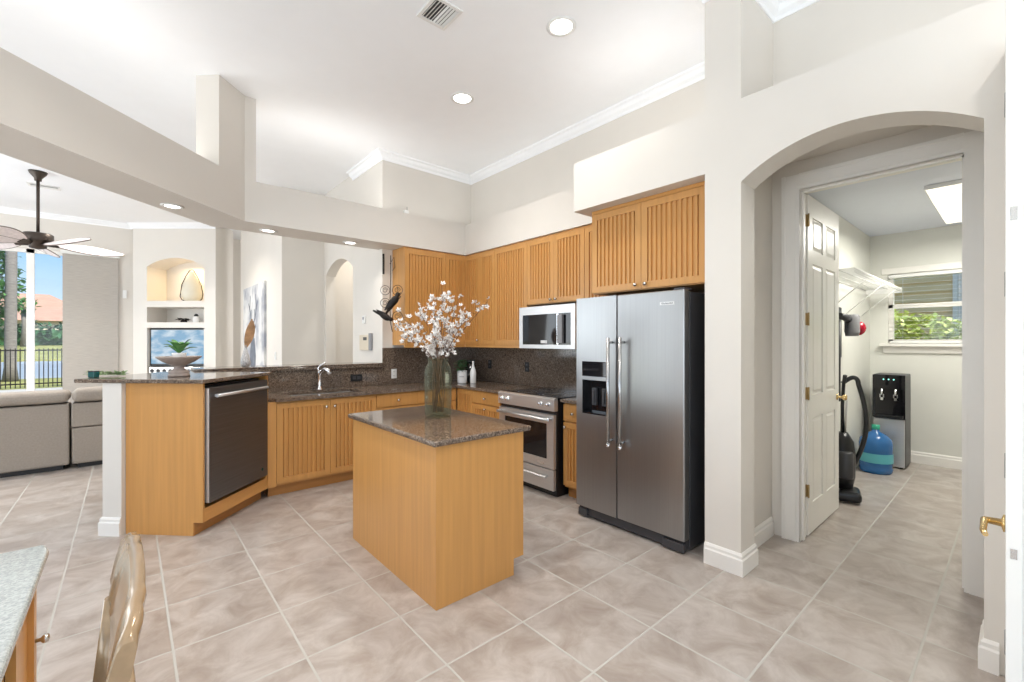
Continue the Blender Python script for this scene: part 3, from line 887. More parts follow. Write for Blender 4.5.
t = thing('outlet_box', 'black horizontal outlet box on the short backsplash right of the faucet', 'electrical outlet', (2.02, 5.099, 1.02))
MB().box(-.07, .07, -.006, 0, -.04, .04).build('cover_plate', BLACK, t, bevel=.002)
MB().box(-.045, -.01, -.009, -.006, -.018, .018).box(.01, .045, -.009, -.006, -.018, .018).build('socket', DGREY, t)
for (y, z, kind) in ((5.40, 1.42, 'keypad'), (5.62, 1.70, 'thermostat')):
    if kind == 'keypad':
        t = thing('security_keypad', 'beige wall keypad panel seen through the pass-through', 'keypad', (2.349, 5.62, 1.43), R(-90))
        MB().box(-.15, .15, -.025, 0, -.10, .10).build('housing', BEIGEP, t, bevel=.006)
        MB().box(-.02, .09, -.027, -.025, .03, .07).build('display', LDARK, t)
        MB().box(.155, .22, -.03, 0, -.10, .12).build('side_cover', GREYP, t, bevel=.004)
    else:
        t = thing('thermostat', 'small grey thermostat above the beige keypad panel', 'thermostat', (2.349, 5.66, 1.73), R(-90))
        MB().box(-.03, .045, -.022, 0, -.05, .05).build('housing', WPLAS, t, bevel=.004)
        MB().box(-.01, .03, -.024, -.022, .0, .035).build('display', GREYP, t)
t = thing('light_switch', 'white light switch on the wall end beside the deer painting', 'light switch', (1.739, 7.62, 1.22), R(-90))
MB().box(-.04, .04, -.006, 0, -.06, .06).build('cover_plate', WPLAS, t, bevel=.002)
MB().box(-.006, .006, -.014, -.006, -.012, .012).build('toggle', WPLAS, t)
t = thing('light_switch', 'white wall switch between the window shade and the media niche', 'light switch', nich(-.0, 0, 2.3), NA)
t.location = (-.045, FY - .001, 2.37); t.rotation_euler = (0, 0, 0)
MB().box(-.03, .03, -.03, 0, -.08, .08).build('cover_plate', WPLAS, t, bevel=.004)
MB().box(-.012, .012, -.034, -.03, -.03, .03).build('toggle', WPLAS, t)

# ------------------------------------------------------------------ recessed lights, vents
def can(x, y, z, label, r=.075, power=14, group='recessed ceiling lights'):
    t = thing('recessed_light', label, 'ceiling light', (x, y, z), 0, group)
    MB().lathe([(r, -.001), (r + .022, -.001), (r + .024, -.006), (r, -.010), (r - .004, -.004)], 28, cap=False).build('trim_ring', WPLAS, t)
    MB().lathe([(r - .002, -.003), (r - .002, -.0045), (.001, -.0055)], 28).build('lens', LENS, t)
    l = light('lamp', 'AREA', (0, 0, -.02), (0, 0, 0), power, (1.0, .95, .88), r * 2, spread=R(125))
    l.parent = t
    return t
can(2.40, 2.21, ZC, 'round recessed downlight in the kitchen ceiling, nearer the refrigerator', .085, 7)
can(2.40, 3.48, ZC, 'round recessed downlight in the kitchen ceiling towards the back wall', .085, 12)
can(0.45, 2.21, ZC, 'added round fill downlight overhead, out of the picture above the desk side of the island', .085, 17)  # this and the next two: added unseen lamps brightening floor and island
can(0.45, 0.50, ZC, 'added round fill downlight overhead, out of the picture behind the desk', .085, 12)
can(2.10, -0.60, ZC, 'added round fill downlight overhead, out of the picture near the open door', .085, 10)
can(-2.8, 7.4, ZC, 'added round fill downlight in the family room over the sofa, out of the picture', .085, 55)  # this and the next two: added unseen lamps brightening the family room
can(-2.8, 10.0, ZC, 'added round fill downlight in the family room near the sliding doors, out of the picture', .085, 55)
can(0.25, 8.7, ZC, 'added round fill downlight in the family room hidden behind the bulkhead', .085, 42)
can(3.0, 6.62, ZC, 'added unseen fill downlight inside the small arched hall', .085, 14)  # added unseen lamp brightening the hall behind the arch
can(0.28, 4.64, ZB0, 'recessed light under the angled bulkhead above the bar', .058, 3, 'bulkhead downlights')
can(1.08, 5.03, ZB0, 'recessed light under the bulkhead at its bend, left of the faucet', .058, 3, 'bulkhead downlights')
can(1.92, 5.03, ZB0, 'recessed light under the bulkhead nearest the wall cabinets', .058, 3, 'bulkhead downlights')
def vent(x, y, z, w, l, label, n=9, rz=0):
    t = thing('ceiling_vent', label, 'air vent', (x, y, z), rz)
    mb = MB().box(-w, w, -l, -l + .025, -.012, -.001).box(-w, w, l - .025, l, -.012, -.001).box(-w, -w + .025, -l + .025, l - .025, -.012, -.001).box(w - .025, w, -l + .025, l - .025, -.012, -.001)
    mb.build('frame', WPLAS, t, bevel=.002)
    MB().box(-w + .025, w - .025, -l + .025, l - .025, -.003, -.001).build('backing', LDARK, t)
    for i in range(n):
        yy = -l + .035 + (2 * l - .07) * i / (n - 1)
        s_ = 1 if i < n / 2 else -1
        MB().prism([(yy - .006 * s_, -.011), (yy - .005 * s_, -.012), (yy + .007 * s_, -.004), (yy + .006 * s_, -.003)], -w + .025, w - .025, 'x').build('louver', WPLAS, t)
vent(1.655, 2.68, ZC, .125, .115, 'white louvered air vent in the kitchen ceiling', 8, R(90))
vent(-.94, 9.55, ZC, .17, .10, 'white air vent in the family room ceiling behind the fan', 7)
t = thing('ledge_device', 'small white device standing on the ledge above the bulkhead', 'wireless device', (2.62, 5.03, ZB1))
MB().box(-.03, .03, -.02, .02, 0, .11).build('housing', WPLAS, t, bevel=.006)
MB().tube([(.02, .01, .10), (.02, .01, .16)], .004, 6).build('antenna', GREYP, t)

# ------------------------------------------------------------------ wall art with bird
wa = thing('metal_wall_art', 'wrought iron scroll wall decoration with a perched bird beside the wall cabinet', 'wall art', (2.455, 4.93, 1.90), R(-90))
mb = MB()
def ring(cx_, cz_, r_, th=.004, y=-.0):
    return MB_ring(mb, cx_, cz_, r_, th, y)
def MB_ring(m, cx_, cz_, r_, th, y, a0=0, a1=360, grow=0):
    n = 20; pts = []
    for i in range(n + 1):
        a = R(a0 + (a1 - a0) * i / n); rr_ = r_ * (1 - grow * i / n)
        pts.append((cx_ + rr_ * math.cos(a), y, cz_ + rr_ * math.sin(a)))
    m.tube(pts, th, 6)
wa.rotation_euler = (0, 0, R(-41)); wa.location = (2.365, 4.925, 1.83)
Z_ = 0
mb = MB()
for cx_, cz_, r_ in ((-.085, .19, .055), (-.085, .04, .055), (.06, .19, .06), (.06, -.12, .06)):
    MB_ring(mb, cx_, cz_, r_, .0035, 0)
    MB_ring(mb, cx_, cz_, r_ * .6, .003, 0, 0, 500, .6)
mb.tube([(-.02, 0, .60), (-.02, 0, .3), (-.03, 0, 0), (-.02, 0, -.2), (.0, 0, -.30)], .005, 6)
mb.tube([(-.14, 0, -.12), (-.02, 0, -.04), (.10, 0, .12)], .006, 6)
mb.tube([(-.03, 0, .50), (.02, 0, .58), (.03, 0, .46), (.0, 0, .42)], .0035, 6)
mb.tube([(.055, 0, .25), (.06, .0, .19), (.05, 0, .10)], .003, 6)
mb.build('scrollwork', IRON, wa)
MB().box(-.115, -.095, -.01, .01, .38, .62).build('hanger', IRON, wa)
def bird(x, z, sc, ang):
    T = Matrix.Translation((x, -.015, z)) @ Matrix.Rotation(R(ang), 4, 'Y') @ Matrix.Scale(sc, 4)
    b_ = MB()
    b_.tube([(-.14, 0, -.01), (-.10, 0, -.005), (-.06, 0, .0), (-.02, 0, .005), (.02, 0, .012), (.045, 0, .014), (.056, 0, .018), (.07, 0, .022), (.085, 0, .02), (.092, 0, .018)], [.010, .013, .014, .030, .036, .028, .020, .024, .020, .006], 12, M=T)
    b_.prism([(.03, .03), (-.03, .045), (-.12, .02), (-.05, -.005)], -.02, .02, 'y', M=T)
    b_.tube([(.09, 0, .015), (.11, 0, .012)], [.006, .001], 6, M=T)
    b_.build('bird', IRON, wa)
bird(.03, .05, 1.25, -50)
bird(-.09, -.13, 1.1, 35)
wa.location = (2.36, 4.87, 1.86)

# ------------------------------------------------------------------ vase with blossom branches on the island
VX, VY, VZ = 1.655, 2.70, .9165
vz = MB()
outer = [(.078, 0), (.088, .006), (.093, .02), (.095, .12), (.096, .26), (.096, .31), (.090, .345), (.078, .368), (.070, .38), (.068, .390), (.072, .400), (.073, .412)]
inner = [(.069, .412), (.066, .400), (.064, .39), (.066, .38), (.074, .364), (.086, .343), (.092, .31), (.092, .26), (.091, .12), (.088, .03), (.070, .018), (.001, .016)]
vz.lathe(outer + inner, 40, cap=True)
V = tag(vz.build('glass_vase', VGLASS, loc=(VX, VY, VZ)), 'tall grey-green ribbed glass vase on the island worktop', 'vase')
flm = MB()
for k in range(5):
    a = 2 * PI * k / 5
    flm.leaf((math.cos(a) * .002, math.sin(a) * .002, 0), (math.cos(a), math.sin(a), .45), .0195, .0135, -.2, seg=3)
fl_mesh = None
rnd = random.Random(5)
blm = []
proto_bl = flm.build('blossom', PETAL, fix=False)
cent = MB().ball((0, 0, .003), .0035, 6, 4).build('flower_centre', STAMEN, proto_bl)
BRS = [(-.235, .175, .34), (-.19, -.02, .20), (-.12, .12, .38), (-.03, -.03, .42), (.02, .05, .52), (.06, -.08, .40), (.11, .02, .43), (.15, -.06, .30), (.26, .10, .42), (-.13, -.10, .13), (.07, .12, .18), (.0, -.12, .22)]
rx, ry = .7547, -.656
BLAB = ['white blossom branch reaching furthest left from the glass vase', 'white blossom branch leaning left low over the vase', 'white blossom branch left of centre in the bouquet',
        'tallest upright white blossom branch in the vase', 'white blossom branch rising just right of centre', 'front right white blossom branch of the bouquet', 'white blossom branch leaning gently right',
        'white blossom branch leaning right at the front', 'white blossom branch reaching furthest right with a bare tip', 'short white blossom branch drooping low at the left front', 'short white blossom branch at the back of the vase', 'short white blossom branch over the front vase rim']
first = True
for bi, (lx, ly, lz) in enumerate(BRS):
    # lx to image right, ly away from viewer
    top = Vector((lx * rx * 1.38 + ly * .656, lx * ry * 1.38 + ly * .7547, .42 + lz * 1.0))
    a = rnd.uniform(0, 6.28)
    root = Vector((.035 * math.cos(a), .035 * math.sin(a), .03))
    neck = Vector((top.x * .13, top.y * .13, .385))
    pts = [root, root.lerp(neck, .5) + Vector((rnd.uniform(-.008, .008), rnd.uniform(-.008, .008), 0)), neck]
    for t_ in (.3, .55, .8, 1.0):
        p = neck.lerp(top, t_); p.z = neck.z + (top.z - neck.z) * (t_ ** .85)
        p += Vector((rnd.uniform(-.02, .02), rnd.uniform(-.02, .02), 0)) * (1 if t_ < 1 else 0)
        pts.append(p)
    m = MB().tube(pts, [.003, .003, .003, .0026, .0022, .0017, .001], 6)
    spots = []
    nside = 15
    for k in range(nside):
        i = rnd.choice([2, 3, 3, 4, 4, 5]) ; f_ = rnd.random()
        p = pts[i].lerp(pts[i + 1], f_)
        d = Vector((rnd.uniform(-1, 1), rnd.uniform(-1, 1), rnd.uniform(.1, 1.0))).normalized()
        L2 = rnd.uniform(.03, .10)
        q = p + d * L2
        m.tube([p, p.lerp(q, .5) + Vector((0, 0, -.004)), q], [.0014, .0012, .0008], 5)
        spots += [q, p.lerp(q, .55)]
        if rnd.random() < .5: spots.append(p)
    spots.append(pts[-1]); spots.append(pts[-2])
    B = m.build('blossom_branch', TWIG, loc=(VX, VY, VZ + .001))
    tag(B, BLAB[bi], 'branch', 'white blossom branches in the island vase')
    for q in spots:
        if q.z < .40 or rnd.random() < .22: continue
        if first: c = proto_bl; first = False
        else:
            c = proto_bl.copy(); COL.objects.link(c)
            c2 = cent.copy(); COL.objects.link(c2); c2.parent = c
        c.parent = B
        c.location = q + Vector((rnd.uniform(-.006, .006), rnd.uniform(-.006, .006), rnd.uniform(-.004, .004)))
        s_ = rnd.uniform(.75, 1.2)
        c.scale = (s_, s_, s_)
        c.rotation_euler = (rnd.uniform(-1.2, 1.2), rnd.uniform(-1.2, 1.2), rnd.uniform(0, 6))

# ------------------------------------------------------------------ corner worktop items
pt = thing('herb_pot', 'white ceramic pot with bushy green herb in the worktop corner', 'potted plant', (3.21, 4.66, .9155))
MB().lathe([(.055, 0), (.060, .01), (.062, .15), (.062, .16), (.055, .16), (.052, .13), (.001, .13)], 26).build('pot', WHITE, pt)
o = text(pt, 'HERBS', .022, (-.02, -.0605, .085), (R(90), 0, 0), GREYP)
o.location = (-.0407, -.0473, .085); o.rotation_euler = (R(90), 0, R(-41))
lf = MB(); rnd = random.Random(3)
for i in range(130):
    a = rnd.uniform(0, 6.28); h_ = rnd.uniform(.14, .30); r_ = rnd.uniform(0, .085)
    lf.leaf((r_ * math.cos(a) - .015, r_ * math.sin(a), h_), (math.cos(a), math.sin(a), rnd.uniform(-.2, .7)), rnd.uniform(.025, .045), .025, .3, seg=3)
for i in range(14):
    a = rnd.uniform(0, 6.28)
    lf.tube([(0, 0, .12), (.06 * math.cos(a), .06 * math.sin(a), .26)], .0015, 5)
lf.build('foliage', DLEAF, pt, fix=False)
bt = thing('ceramic_bottle', 'slim white ceramic bottle on the worktop right of the herb pot', 'bottle', (3.31, 4.56, .9155))
MB().lathe([(.035, 0), (.038, .006), (.039, .13), (.034, .16), (.018, .205), (.013, .23), (.013, .272), (.015, .276), (.011, .28), (.001, .28)], 24).build('body', WHITE, bt)
cn = thing('canister', 'dark canister behind the white herb pot', 'canister', (3.44, 4.80, .9155))
MB().lathe([(.062, 0), (.065, .01), (.065, .25)], 24).build('body', BGLASS, cn)
MB().lathe([(.067, .25), (.067, .27), (.05, .285), (.001, .287)], 24).build('lid', BLACK, cn)
cn = thing('jar', 'small white jar left of the herb pot', 'jar', (3.07, 4.80, .9155))
MB().lathe([(.028, 0), (.032, .008), (.032, .10), (.026, .115), (.026, .125)], 20).build('body', WHITE, cn)
MB().lathe([(.029, .125), (.029, .14), (.001, .142)], 20).build('lid', NICKEL, cn)

# ------------------------------------------------------------------ bar items
bw = thing('pedestal_bowl', 'wide carved taupe pedestal bowl on the raised bar top', 'bowl', (.311, 4.434, 1.1665))
bw.scale = (.84, .84, 1.0)
MB().lathe([(.085, 0), (.088, .012), (.080, .020), (.080, .028), (.086, .036), (.078, .046), (.045, .060), (.040, .075), (.06, .09), (.12, .115), (.175, .150), (.182, .160), (.172, .160), (.10, .120), (.001, .112)], 36).build('bowl', STONE, bw)
pp = thing('succulent', 'small green leafy plant standing in the pedestal bowl', 'plant', (.311, 4.434, 1.2795))
pp.scale = (1, 1, 1.35)
MB().lathe([(.035, 0), (.046, .01), (.048, .05), (.050, .056), (.044, .056), (.001, .050)], 20).build('pot', WHITE, pp)
lf = MB(); rnd = random.Random(11)
for i in range(15):
    a = i * 2.4; lift = .75 + .09 * i
    lf.leaf((0, 0, .05), (math.cos(a), math.sin(a), lift), rnd.uniform(.13, .18), .055, .38, seg=5)
lf.build('leaves', LEAF, pp, fix=False)
gr = MB(); rnd = random.Random(21)
for i in range(34):
    x = -.14 + .28 * i / 33
    for k in range(3):
        a = rnd.uniform(0, 6.28)
        gr.leaf((x, rnd.uniform(-.01, .01), .008), (math.cos(a), math.sin(a), rnd.uniform(.1, .8)), rnd.uniform(.03, .05), .014, .2, seg=3)
gr.tube([(-.15, 0, .006), (0, .01, .008), (.15, 0, .006)], .003, 6)
o = gr.build('greenery_sprig', mat('pale_green_leaf', (.30, .42, .20), .5, var=.2), loc=(-.13, 4.83, 1.168), rz=R(-38), fix=False)
o.scale = (1, 1, 1.8)
tag(o, 'flat sprig of pale green leaves lying on the bar top', 'greenery')
tb = thing('candle_jar', 'small square teal jar near the left tip of the bar top', 'jar', (-.20, 4.72, 1.1665), R(-41))
MB().box(-.024, .024, -.024, .024, 0, .045).build('body', TEAL, tb, bevel=.004)
MB().box(-.025, .025, -.025, .025, .045, .052).build('lid', DGREY, tb, bevel=.002)
fv = thing('teardrop_vase', 'silver patterned teardrop vase on the pass-through ledge', 'vase', (.92, 5.26, 1.1855))
fv.scale = (.75, .75, 1.05)
MB().lathe([(.04, 0), (.055, .01), (.062, .04), (.055, .08), (.035, .13), (.014, .18), (.010, .21), (.012, .215)], 24).build('body', BLADEF, fv)
fe = MB()
for k in range(4):
    fe.leaf((0, 0, .02), (.18 + .06 * k, -.12 + .03 * k, 1), .30 - .02 * k, .085, -.03, up=(.5, -.8, .1), seg=10)
o = fe.build('feather_plume', FEATH, loc=(.92, 5.26, 1.1855 + .17), fix=False)
tag(o, 'tan and white feather plume standing in the silver teardrop vase', 'feather')

# ------------------------------------------------------------------ picture, niche objects, television
pic = thing('deer_painting', 'large pale grey deer painting on the white hall wall', 'painting', (1.739, 9.08, 0), R(-90))
def pic_mat():
    m, nt, b = newmat('pale_painted_canvas')
    N = nt.nodes.new; L = nt.links.new
    t_ = N('ShaderNodeTexCoord'); n = N('ShaderNodeTexNoise'); n.inputs['Scale'].default_value = 2.2; n.inputs['Detail'].default_value = 5
    L(t_.outputs['Object'], n.inputs['Vector'])
    c = N('ShaderNodeValToRGB'); el = c.color_ramp.elements
    el[0].position = .40; el[0].color = (.30, .32, .37, 1); el[1].position = .58; el[1].color = (.70, .70, .69, 1)
    L(n.outputs[0], c.inputs[0]); L(c.outputs[0], b.inputs['Base Color'])
    return m
cv = MB().box(-.88, .86, -.035, 0, .92, 2.45).build('canvas', pic_mat(), pic)
INK = mat('blue_grey_paint', (.15, .17, .21), .6, var=.3, scale=(8, 8, 8))
mb = MB()
def stroke(pts, w):
    for (a0, c0), (a1, c1) in zip(pts[:-1], pts[1:]):
        dx, dz = a1 - a0, c1 - c0; L_2 = math.hypot(dx, dz); nx_, nz_ = -dz / L_2 * w, dx / L_2 * w
        mb.prism([(a0 - nx_, c0 - nz_), (a1 - nx_ * .8, c1 - nz_ * .8), (a1 + nx_ * .8, c1 + nz_ * .8), (a0 + nx_, c0 + nz_)], -.0375, -.0352, 'y')
for sg in (-1, 1):
    stroke([(0.0, 1.72), (sg * .16, 1.85), (sg * .27, 2.05), (sg * .22, 2.28)], .028)
    stroke([(sg * .16, 1.85), (sg * .12, 2.02)], .02); stroke([(sg * .26, 2.0), (sg * .38, 2.15)], .02)
    stroke([(sg * .06, 1.66), (sg * .24, 1.72)], .035)
mb.prism([(-.13, 1.68), (.13, 1.68), (.10, 1.50), (.06, 1.34), (-.06, 1.34), (-.10, 1.50)], -.0375, -.0352, 'y')
mb.prism([(-.14, 1.5), (.14, 1.5), (.24, 1.2), (.20, .95), (-.20, .95), (-.24, 1.2)], -.0372, -.0352, 'y')
mb.build('painted_deer', INK, cv)

# television
def screen_mat():
    m, nt, b = newmat('television_picture')
    N = nt.nodes.new; L = nt.links.new
    t_ = N('ShaderNodeTexCoord'); mp = N('ShaderNodeMapping'); mp.inputs['Scale'].default_value = (2.5, 1, 5)
    n = N('ShaderNodeTexNoise'); n.inputs['Scale'].default_value = 1.0; n.inputs['Detail'].default_value = 6
    L(t_.outputs['Object'], mp.inputs[0]); L(mp.outputs[0], n.inputs['Vector'])
    c = N('ShaderNodeValToRGB'); el = c.color_ramp.elements
    el[0].position = .45; el[0].color = (.10, .30, .50, 1); el[1].position = .68; el[1].color = (.75, .82, .85, 1)
    L(n.outputs[0], c.inputs[0]); L(c.outputs[0], b.inputs['Emission Color'])
    b.inputs['Emission Strength'].default_value = .75
    b.inputs['Base Color'].default_value = (.02, .02, .02, 1); b.inputs['Roughness'].default_value = .1
    return m
tv = thing('television', 'flat television showing a blue sky scene inside the media niche', 'television', nich(0, 0), NA)
MB().box(.29, 1.385, .06, .11, .96, 1.69).build('housing', BLACK, tv, bevel=.004)
MB().box(.31, 1.365, .056, .0598, 1.0, 1.67).build('screen', screen_mat(), tv)
MB().box(.75, .95, .09, .17, .80, .96).box(.55, 1.15, .15, .40, .78, .80).build('stand', BLACK, tv)
sb = thing('soundbar', 'grey soundbar with round drivers beneath the television', 'speaker', nich(0, 0), NA)
MB().box(.29, 1.385, .02, .08, .76, .94).build('housing', NICKEL, sb, bevel=.01)
for i in range(9):
    MB().lathe([(.036, 0), (.036, .006), (.022, .007), (.02, .002), (.001, .002)], 14).build('driver', DGREY, sb, loc=(.36 + i * .12, .0195, .86), rot=(R(90), 0, 0))
mcab = thing('media_console', 'dark media console in the base of the media niche', 'cabinet', nich(0, 0), NA)
MB().box(.28, 1.393, .03, .49, .555, .715).build('body', DGREY, mcab)
MB().box(.29, .83, .01, .03, .565, .705).build('door', GREYP, mcab); MB().box(.84, 1.385, .01, .03, .565, .705).build('door', GREYP, mcab)
gv = thing('rope_vase', 'clear teardrop glass vase in a dark wire frame in the arched niche', 'vase', nich(.985, .24, 2.2455))
MB().lathe([(.06, .0), (.13, .02), (.175, .10), (.18, .18), (.155, .32), (.10, .46), (.045, .56), (.04, .60)], 28, cap=False).build('glass', mat('frosted_vase_glass', (.72, .72, .64), .2, Alpha=.75), gv)
mb = MB()
mb.tube([(-.182 + .0, 0, .16), (-.16, 0, .34), (-.10, 0, .50), (-.04, 0, .62), (0, 0, .66), (.04, 0, .62), (.10, 0, .50), (.16, 0, .34), (.188, 0, .16), (.17, 0, .06), (.10, 0, .008)], .009, 6)
mb.tube([(-.182, 0, .16), (-.19, 0, .10), (-.16, 0, .03), (-.10, 0, .008), (0, 0, .008), (.10, 0, .008)], .009, 6)
mb.build('wire_frame', IRON, gv)
t = thing('dark_figurine', 'dark leafy ornament on the lower shelf of the media niche', 'ornament', nich(.84, .22, 1.8205))
mb = MB(); rnd = random.Random(9)
for i in range(26):
    a = rnd.uniform(0, 6.28); mb.leaf((rnd.uniform(-.08, .08), rnd.uniform(-.03, .03), .05), (math.cos(a), math.sin(a), rnd.uniform(0, 1)), .09, .05, .2, seg=3)
mb.lathe([(.05, 0), (.06, .02), (.04, .06)], 14)
mb.build('leaves', IRON, t, fix=False)
t = thing('lidded_jar', 'white jar with a black lid on the lower shelf of the media niche', 'jar', nich(1.09, .22, 1.8205))
MB().lathe([(.055, 0), (.062, .01), (.062, .10), (.035, .13)], 18).build('body', WHITE, t)
MB().lathe([(.036, .13), (.04, .15), (.02, .175), (.001, .18)], 16).build('lid', BLACK, t)
l = light('niche_lamp', 'AREA', nich(.95, .25, 2.98), (0, 0, 0), 7, (1.0, .72, .38), .1)

# ------------------------------------------------------------------ ceiling fan
fan = thing('ceiling_fan', 'dark bronze ceiling fan with pale leaf-shaped blades in the family room', 'ceiling fan', (-.925, 8.80, 0))
MB().lathe([(.001, ZC - .13), (.035, ZC - .125), (.04, ZC - .09), (.085, ZC - .03), (.095, ZC)], 24).build('canopy', BRONZE, fan)
MB().tube([(0, 0, ZC - .10), (0, 0, 2.93)], .018, 10).build('downrod', BRONZE, fan)
MB().lathe([(.02, 2.93), (.14, 2.915), (.155, 2.90), (.155, 2.82), (.14, 2.80), (.09, 2.76), (.085, 2.72), (.001, 2.70)], 28).build('motor', BRONZE, fan)
for k in range(5):
    a = R(18 + 72 * k)
    M_ = Matrix.Rotation(a, 4, 'Z') @ Matrix.Translation((.12, 0, 2.78)) @ Matrix.Rotation(R(27), 4, 'X')
    mb = MB(); n = 14; L_2 = .72
    up, lo = [], []
    for i in range(n + 1):
        t_ = i / n; w = .185 * math.sin(PI * min(.985, .08 + t_ * .9)) ** .8
        up.append((.08 + L_2 * t_, w)); lo.append((.08 + L_2 * t_, -w))
    mb.prism(up + lo[::-1], -.004, .004, 'z', M=M_)
    bl_ = mb.build('blade', MESHF, fan)
    MB().tube([(.08 + L_2 * i / n, up[i][1], 0) for i in range(n + 1)] + [(lo[i][0], lo[i][1], 0) for i in range(n, -1, -1)], .007, 6, M=M_).tube([(.0, 0, 0), (.78, 0, 0)], .006, 6, M=M_).build('blade_rim', mat('bronze_rim', (.16, .12, .10), .5) if k == 0 else MATS['bronze_rim'], bl_)
    MB().prism([(-.06, -.03), (.12, -.045), (.12, .045), (-.06, .03)], -.016, -.006, 'z', M=M_).build('blade_bracket', BRONZE, fan)

# ------------------------------------------------------------------ sectional sofa (seen from behind)
sf = thing('sectional_sofa', 'beige upholstered sectional sofa seen from behind beyond the bar', 'sofa', (0, 7.05, 0))
for (x0, x1, seam) in ((-2.35, -1.42, 0), (-1.41, -.50, 0), (-.48, .36, 1)):
    b_ = MB().box(x0, x1, .0, .30, .05, .46 if seam else .74).build('back_panel', SOFA, sf, bevel=.02, seg=3)
    if seam: MB().box(x0, x1, .0, .30, .47, .74).build('upper_back_panel', SOFA, sf, bevel=.015, seg=3)
    c_ = MB().box(x0 - .0, x1 + .0, -.045 if seam else -.03, .34, .755, .90 if seam else .885).build('head_cushion', SOFA, sf, bevel=.06, seg=4)
    MB().box(x0, x1, .30, 1.05, .05, .30).build('seat_base', SOFA, sf, bevel=.02)
    MB().box(x0 + .005, x1 - .005, .31, 1.03, .30, .47).build('seat_cushion', SOFA, sf, bevel=.05, seg=3)
    MB().box(x0 + .05, x1 - .05, .03, 1.0, 0, .05).build('plinth', BLACK, sf)

# ------------------------------------------------------------------ laundry room door
ld = thing('laundry_door', 'white six-panel laundry door standing open into the laundry', 'door', (3.795, 1.030, 0.012), 0)
ld['label'] = 'white six-panel laundry door standing open into the laundry'
DWD, DH = .842, 2.52
mb = MB()
cols = ((.11, .375), (.467, .732)); rows = ((.22, .86), (1.03, 2.02), (2.12, 2.37))
zs = [0, .22, .86, 1.03, 2.02, 2.12, 2.37, DH]
mb.box(0, .11, 0, .035, 0, DH).box(.375, .467, 0, .035, 0, DH).box(.732, DWD, 0, .035, 0, DH)
for a, c_ in cols:
    for i in range(0, len(zs) - 1, 2): mb.box(a, c_, 0, .035, zs[i], zs[i + 1])
slab = mb.build('door_slab', DOORW, ld)
for a, c_ in cols:
    for z0, z1 in rows:
        q = MB().box(a, c_, .010, .025, z0, z1)
        i_ = .035
        q.add([(a + .012, .010, z0 + .012), (c_ - .012, .010, z0 + .012), (c_ - .012, .010, z1 - .012), (a + .012, .010, z1 - .012),
               (a + i_, .002, z0 + i_), (c_ - i_, .002, z0 + i_), (c_ - i_, .002, z1 - i_), (a + i_, .002, z1 - i_)],
              [(4,5,6,7),(0,1,5,4),(1,2,6,5),(2,3,7,6),(3,0,4,7)])
        q.build('panel', DOORW, slab)
for z in (.33, 1.05, 1.66, 2.33):
    if z == 1.66: z = 1.60
    h = MB().box(-.003, .0005, -.001, .034, z - .045, z + .045).tube([(-.008, -.006, z - .048), (-.008, -.006, z + .048)], .006, 8)
    h.box(-.034, -.005, .0095, .0125, z - .045, z + .045)
    h.build('hinge', ABRASS, ld)
k = MB().lathe([(.026, 0), (.026, .004), (.010, .008), (.010, .035), (.022, .045), (.026, .058), (.020, .068), (.001, .072)], 18)
k.build('door_knob', BRASS, ld, loc=(DWD - .06, -.0005, .96), rot=(R(90), 0, 0))
MB().box(DWD, DWD + .001, .006, .029, .93, .99).build('latch_plate', BRASS, ld)

# right edge door
rd = thing('open_door', 'white door standing open at the right edge of the view, seen edge-on', 'door', (2.0, -.004, .012))
sl_ = MB().box(0, .75, 0, .034, 0, 2.55).build('door_slab', DOORW, rd, bevel=.002)
hnd = MB().lathe([(.027, 0), (.027, .006), (.012, .010), (.010, .048)], 16)
hh = hnd.build('lever_rose', BRASS, rd, loc=(.09, .034, .862), rot=(R(-90), 0, 0))
MB().tube([(.09, .030 + .045, .862), (.085, .034 + .047, .862), (.0, .034 + .046, .852), (-.03, .034 + .04, .85)], [.010, .010, .008, .007], 10).build('lever', BRASS, rd)
MB().box(-.001, 0, .010, .024, .785, .815).build('latch_plate', NICKEL, rd)
MB().box(-.001, 0, .010, .024, 1.80, 1.84).build('bolt_plate', NICKEL, rd)
for z in (.21, .93, 1.67, 2.40):
    MB().tube([(.70, .040, z - .05), (.70, .040, z + .05)], .007, 8).box(.66, .70, .0342, .037, z - .05, z + .05).build('hinge', GREYP, rd)
struct('trim_5', MB().box(2.76, 2.86, -.10, .04, 0, 2.7), TRIM)

# ------------------------------------------------------------------ laundry fittings
lx = thing('fluorescent_fixture', 'white box light fixture on the laundry ceiling', 'ceiling light', (5.75, .30, 2.77))
MB().box(-.63, .63, -.26, .24, -.035, -.001).build('housing', WPLAS, lx, bevel=.004)
MB().prism([(-.25, -.035), (.23, -.035), (.20, -.115), (-.22, -.115)], -.61, .61, 'x').build('diffuser', DIFF, lx)
l = light('fixture_light', 'AREA', (5.75, .30, 2.63), (0, 0, 0), 42, (1.0, .98, .90), 1.1, .4)

ws = thing('wire_shelf', 'white wire shelf with diagonal braces on the laundry side wall', 'shelf', (4.66, 1.251, 2.07))
mb = MB()
SL = 2.2
for y in (-.005, -.11, -.21, -.325): mb.tube([(0, y, 0), (SL, y, 0)], .004, 6)
mb.tube([(0, -.33, -.035), (SL, -.33, -.035)], .004, 6)
n = 60
for i in range(n + 1):
    x = SL * i / n
    mb.tube([(x, -.004, .004), (x, -.327, .004), (x, -.33, -.035)], .0022, 5)
mb.build('wire_deck', WPLAS, ws)
for x in (.55, 1.25, 1.95): MB().tube([(x, -.32, -.03), (x - .0, -.006, -.32)], .005, 6).build('brace', WPLAS, ws)
MB().box(SL, SL + .012, -.335, 0, -.05, .012).build('end_cap', WPLAS, ws)

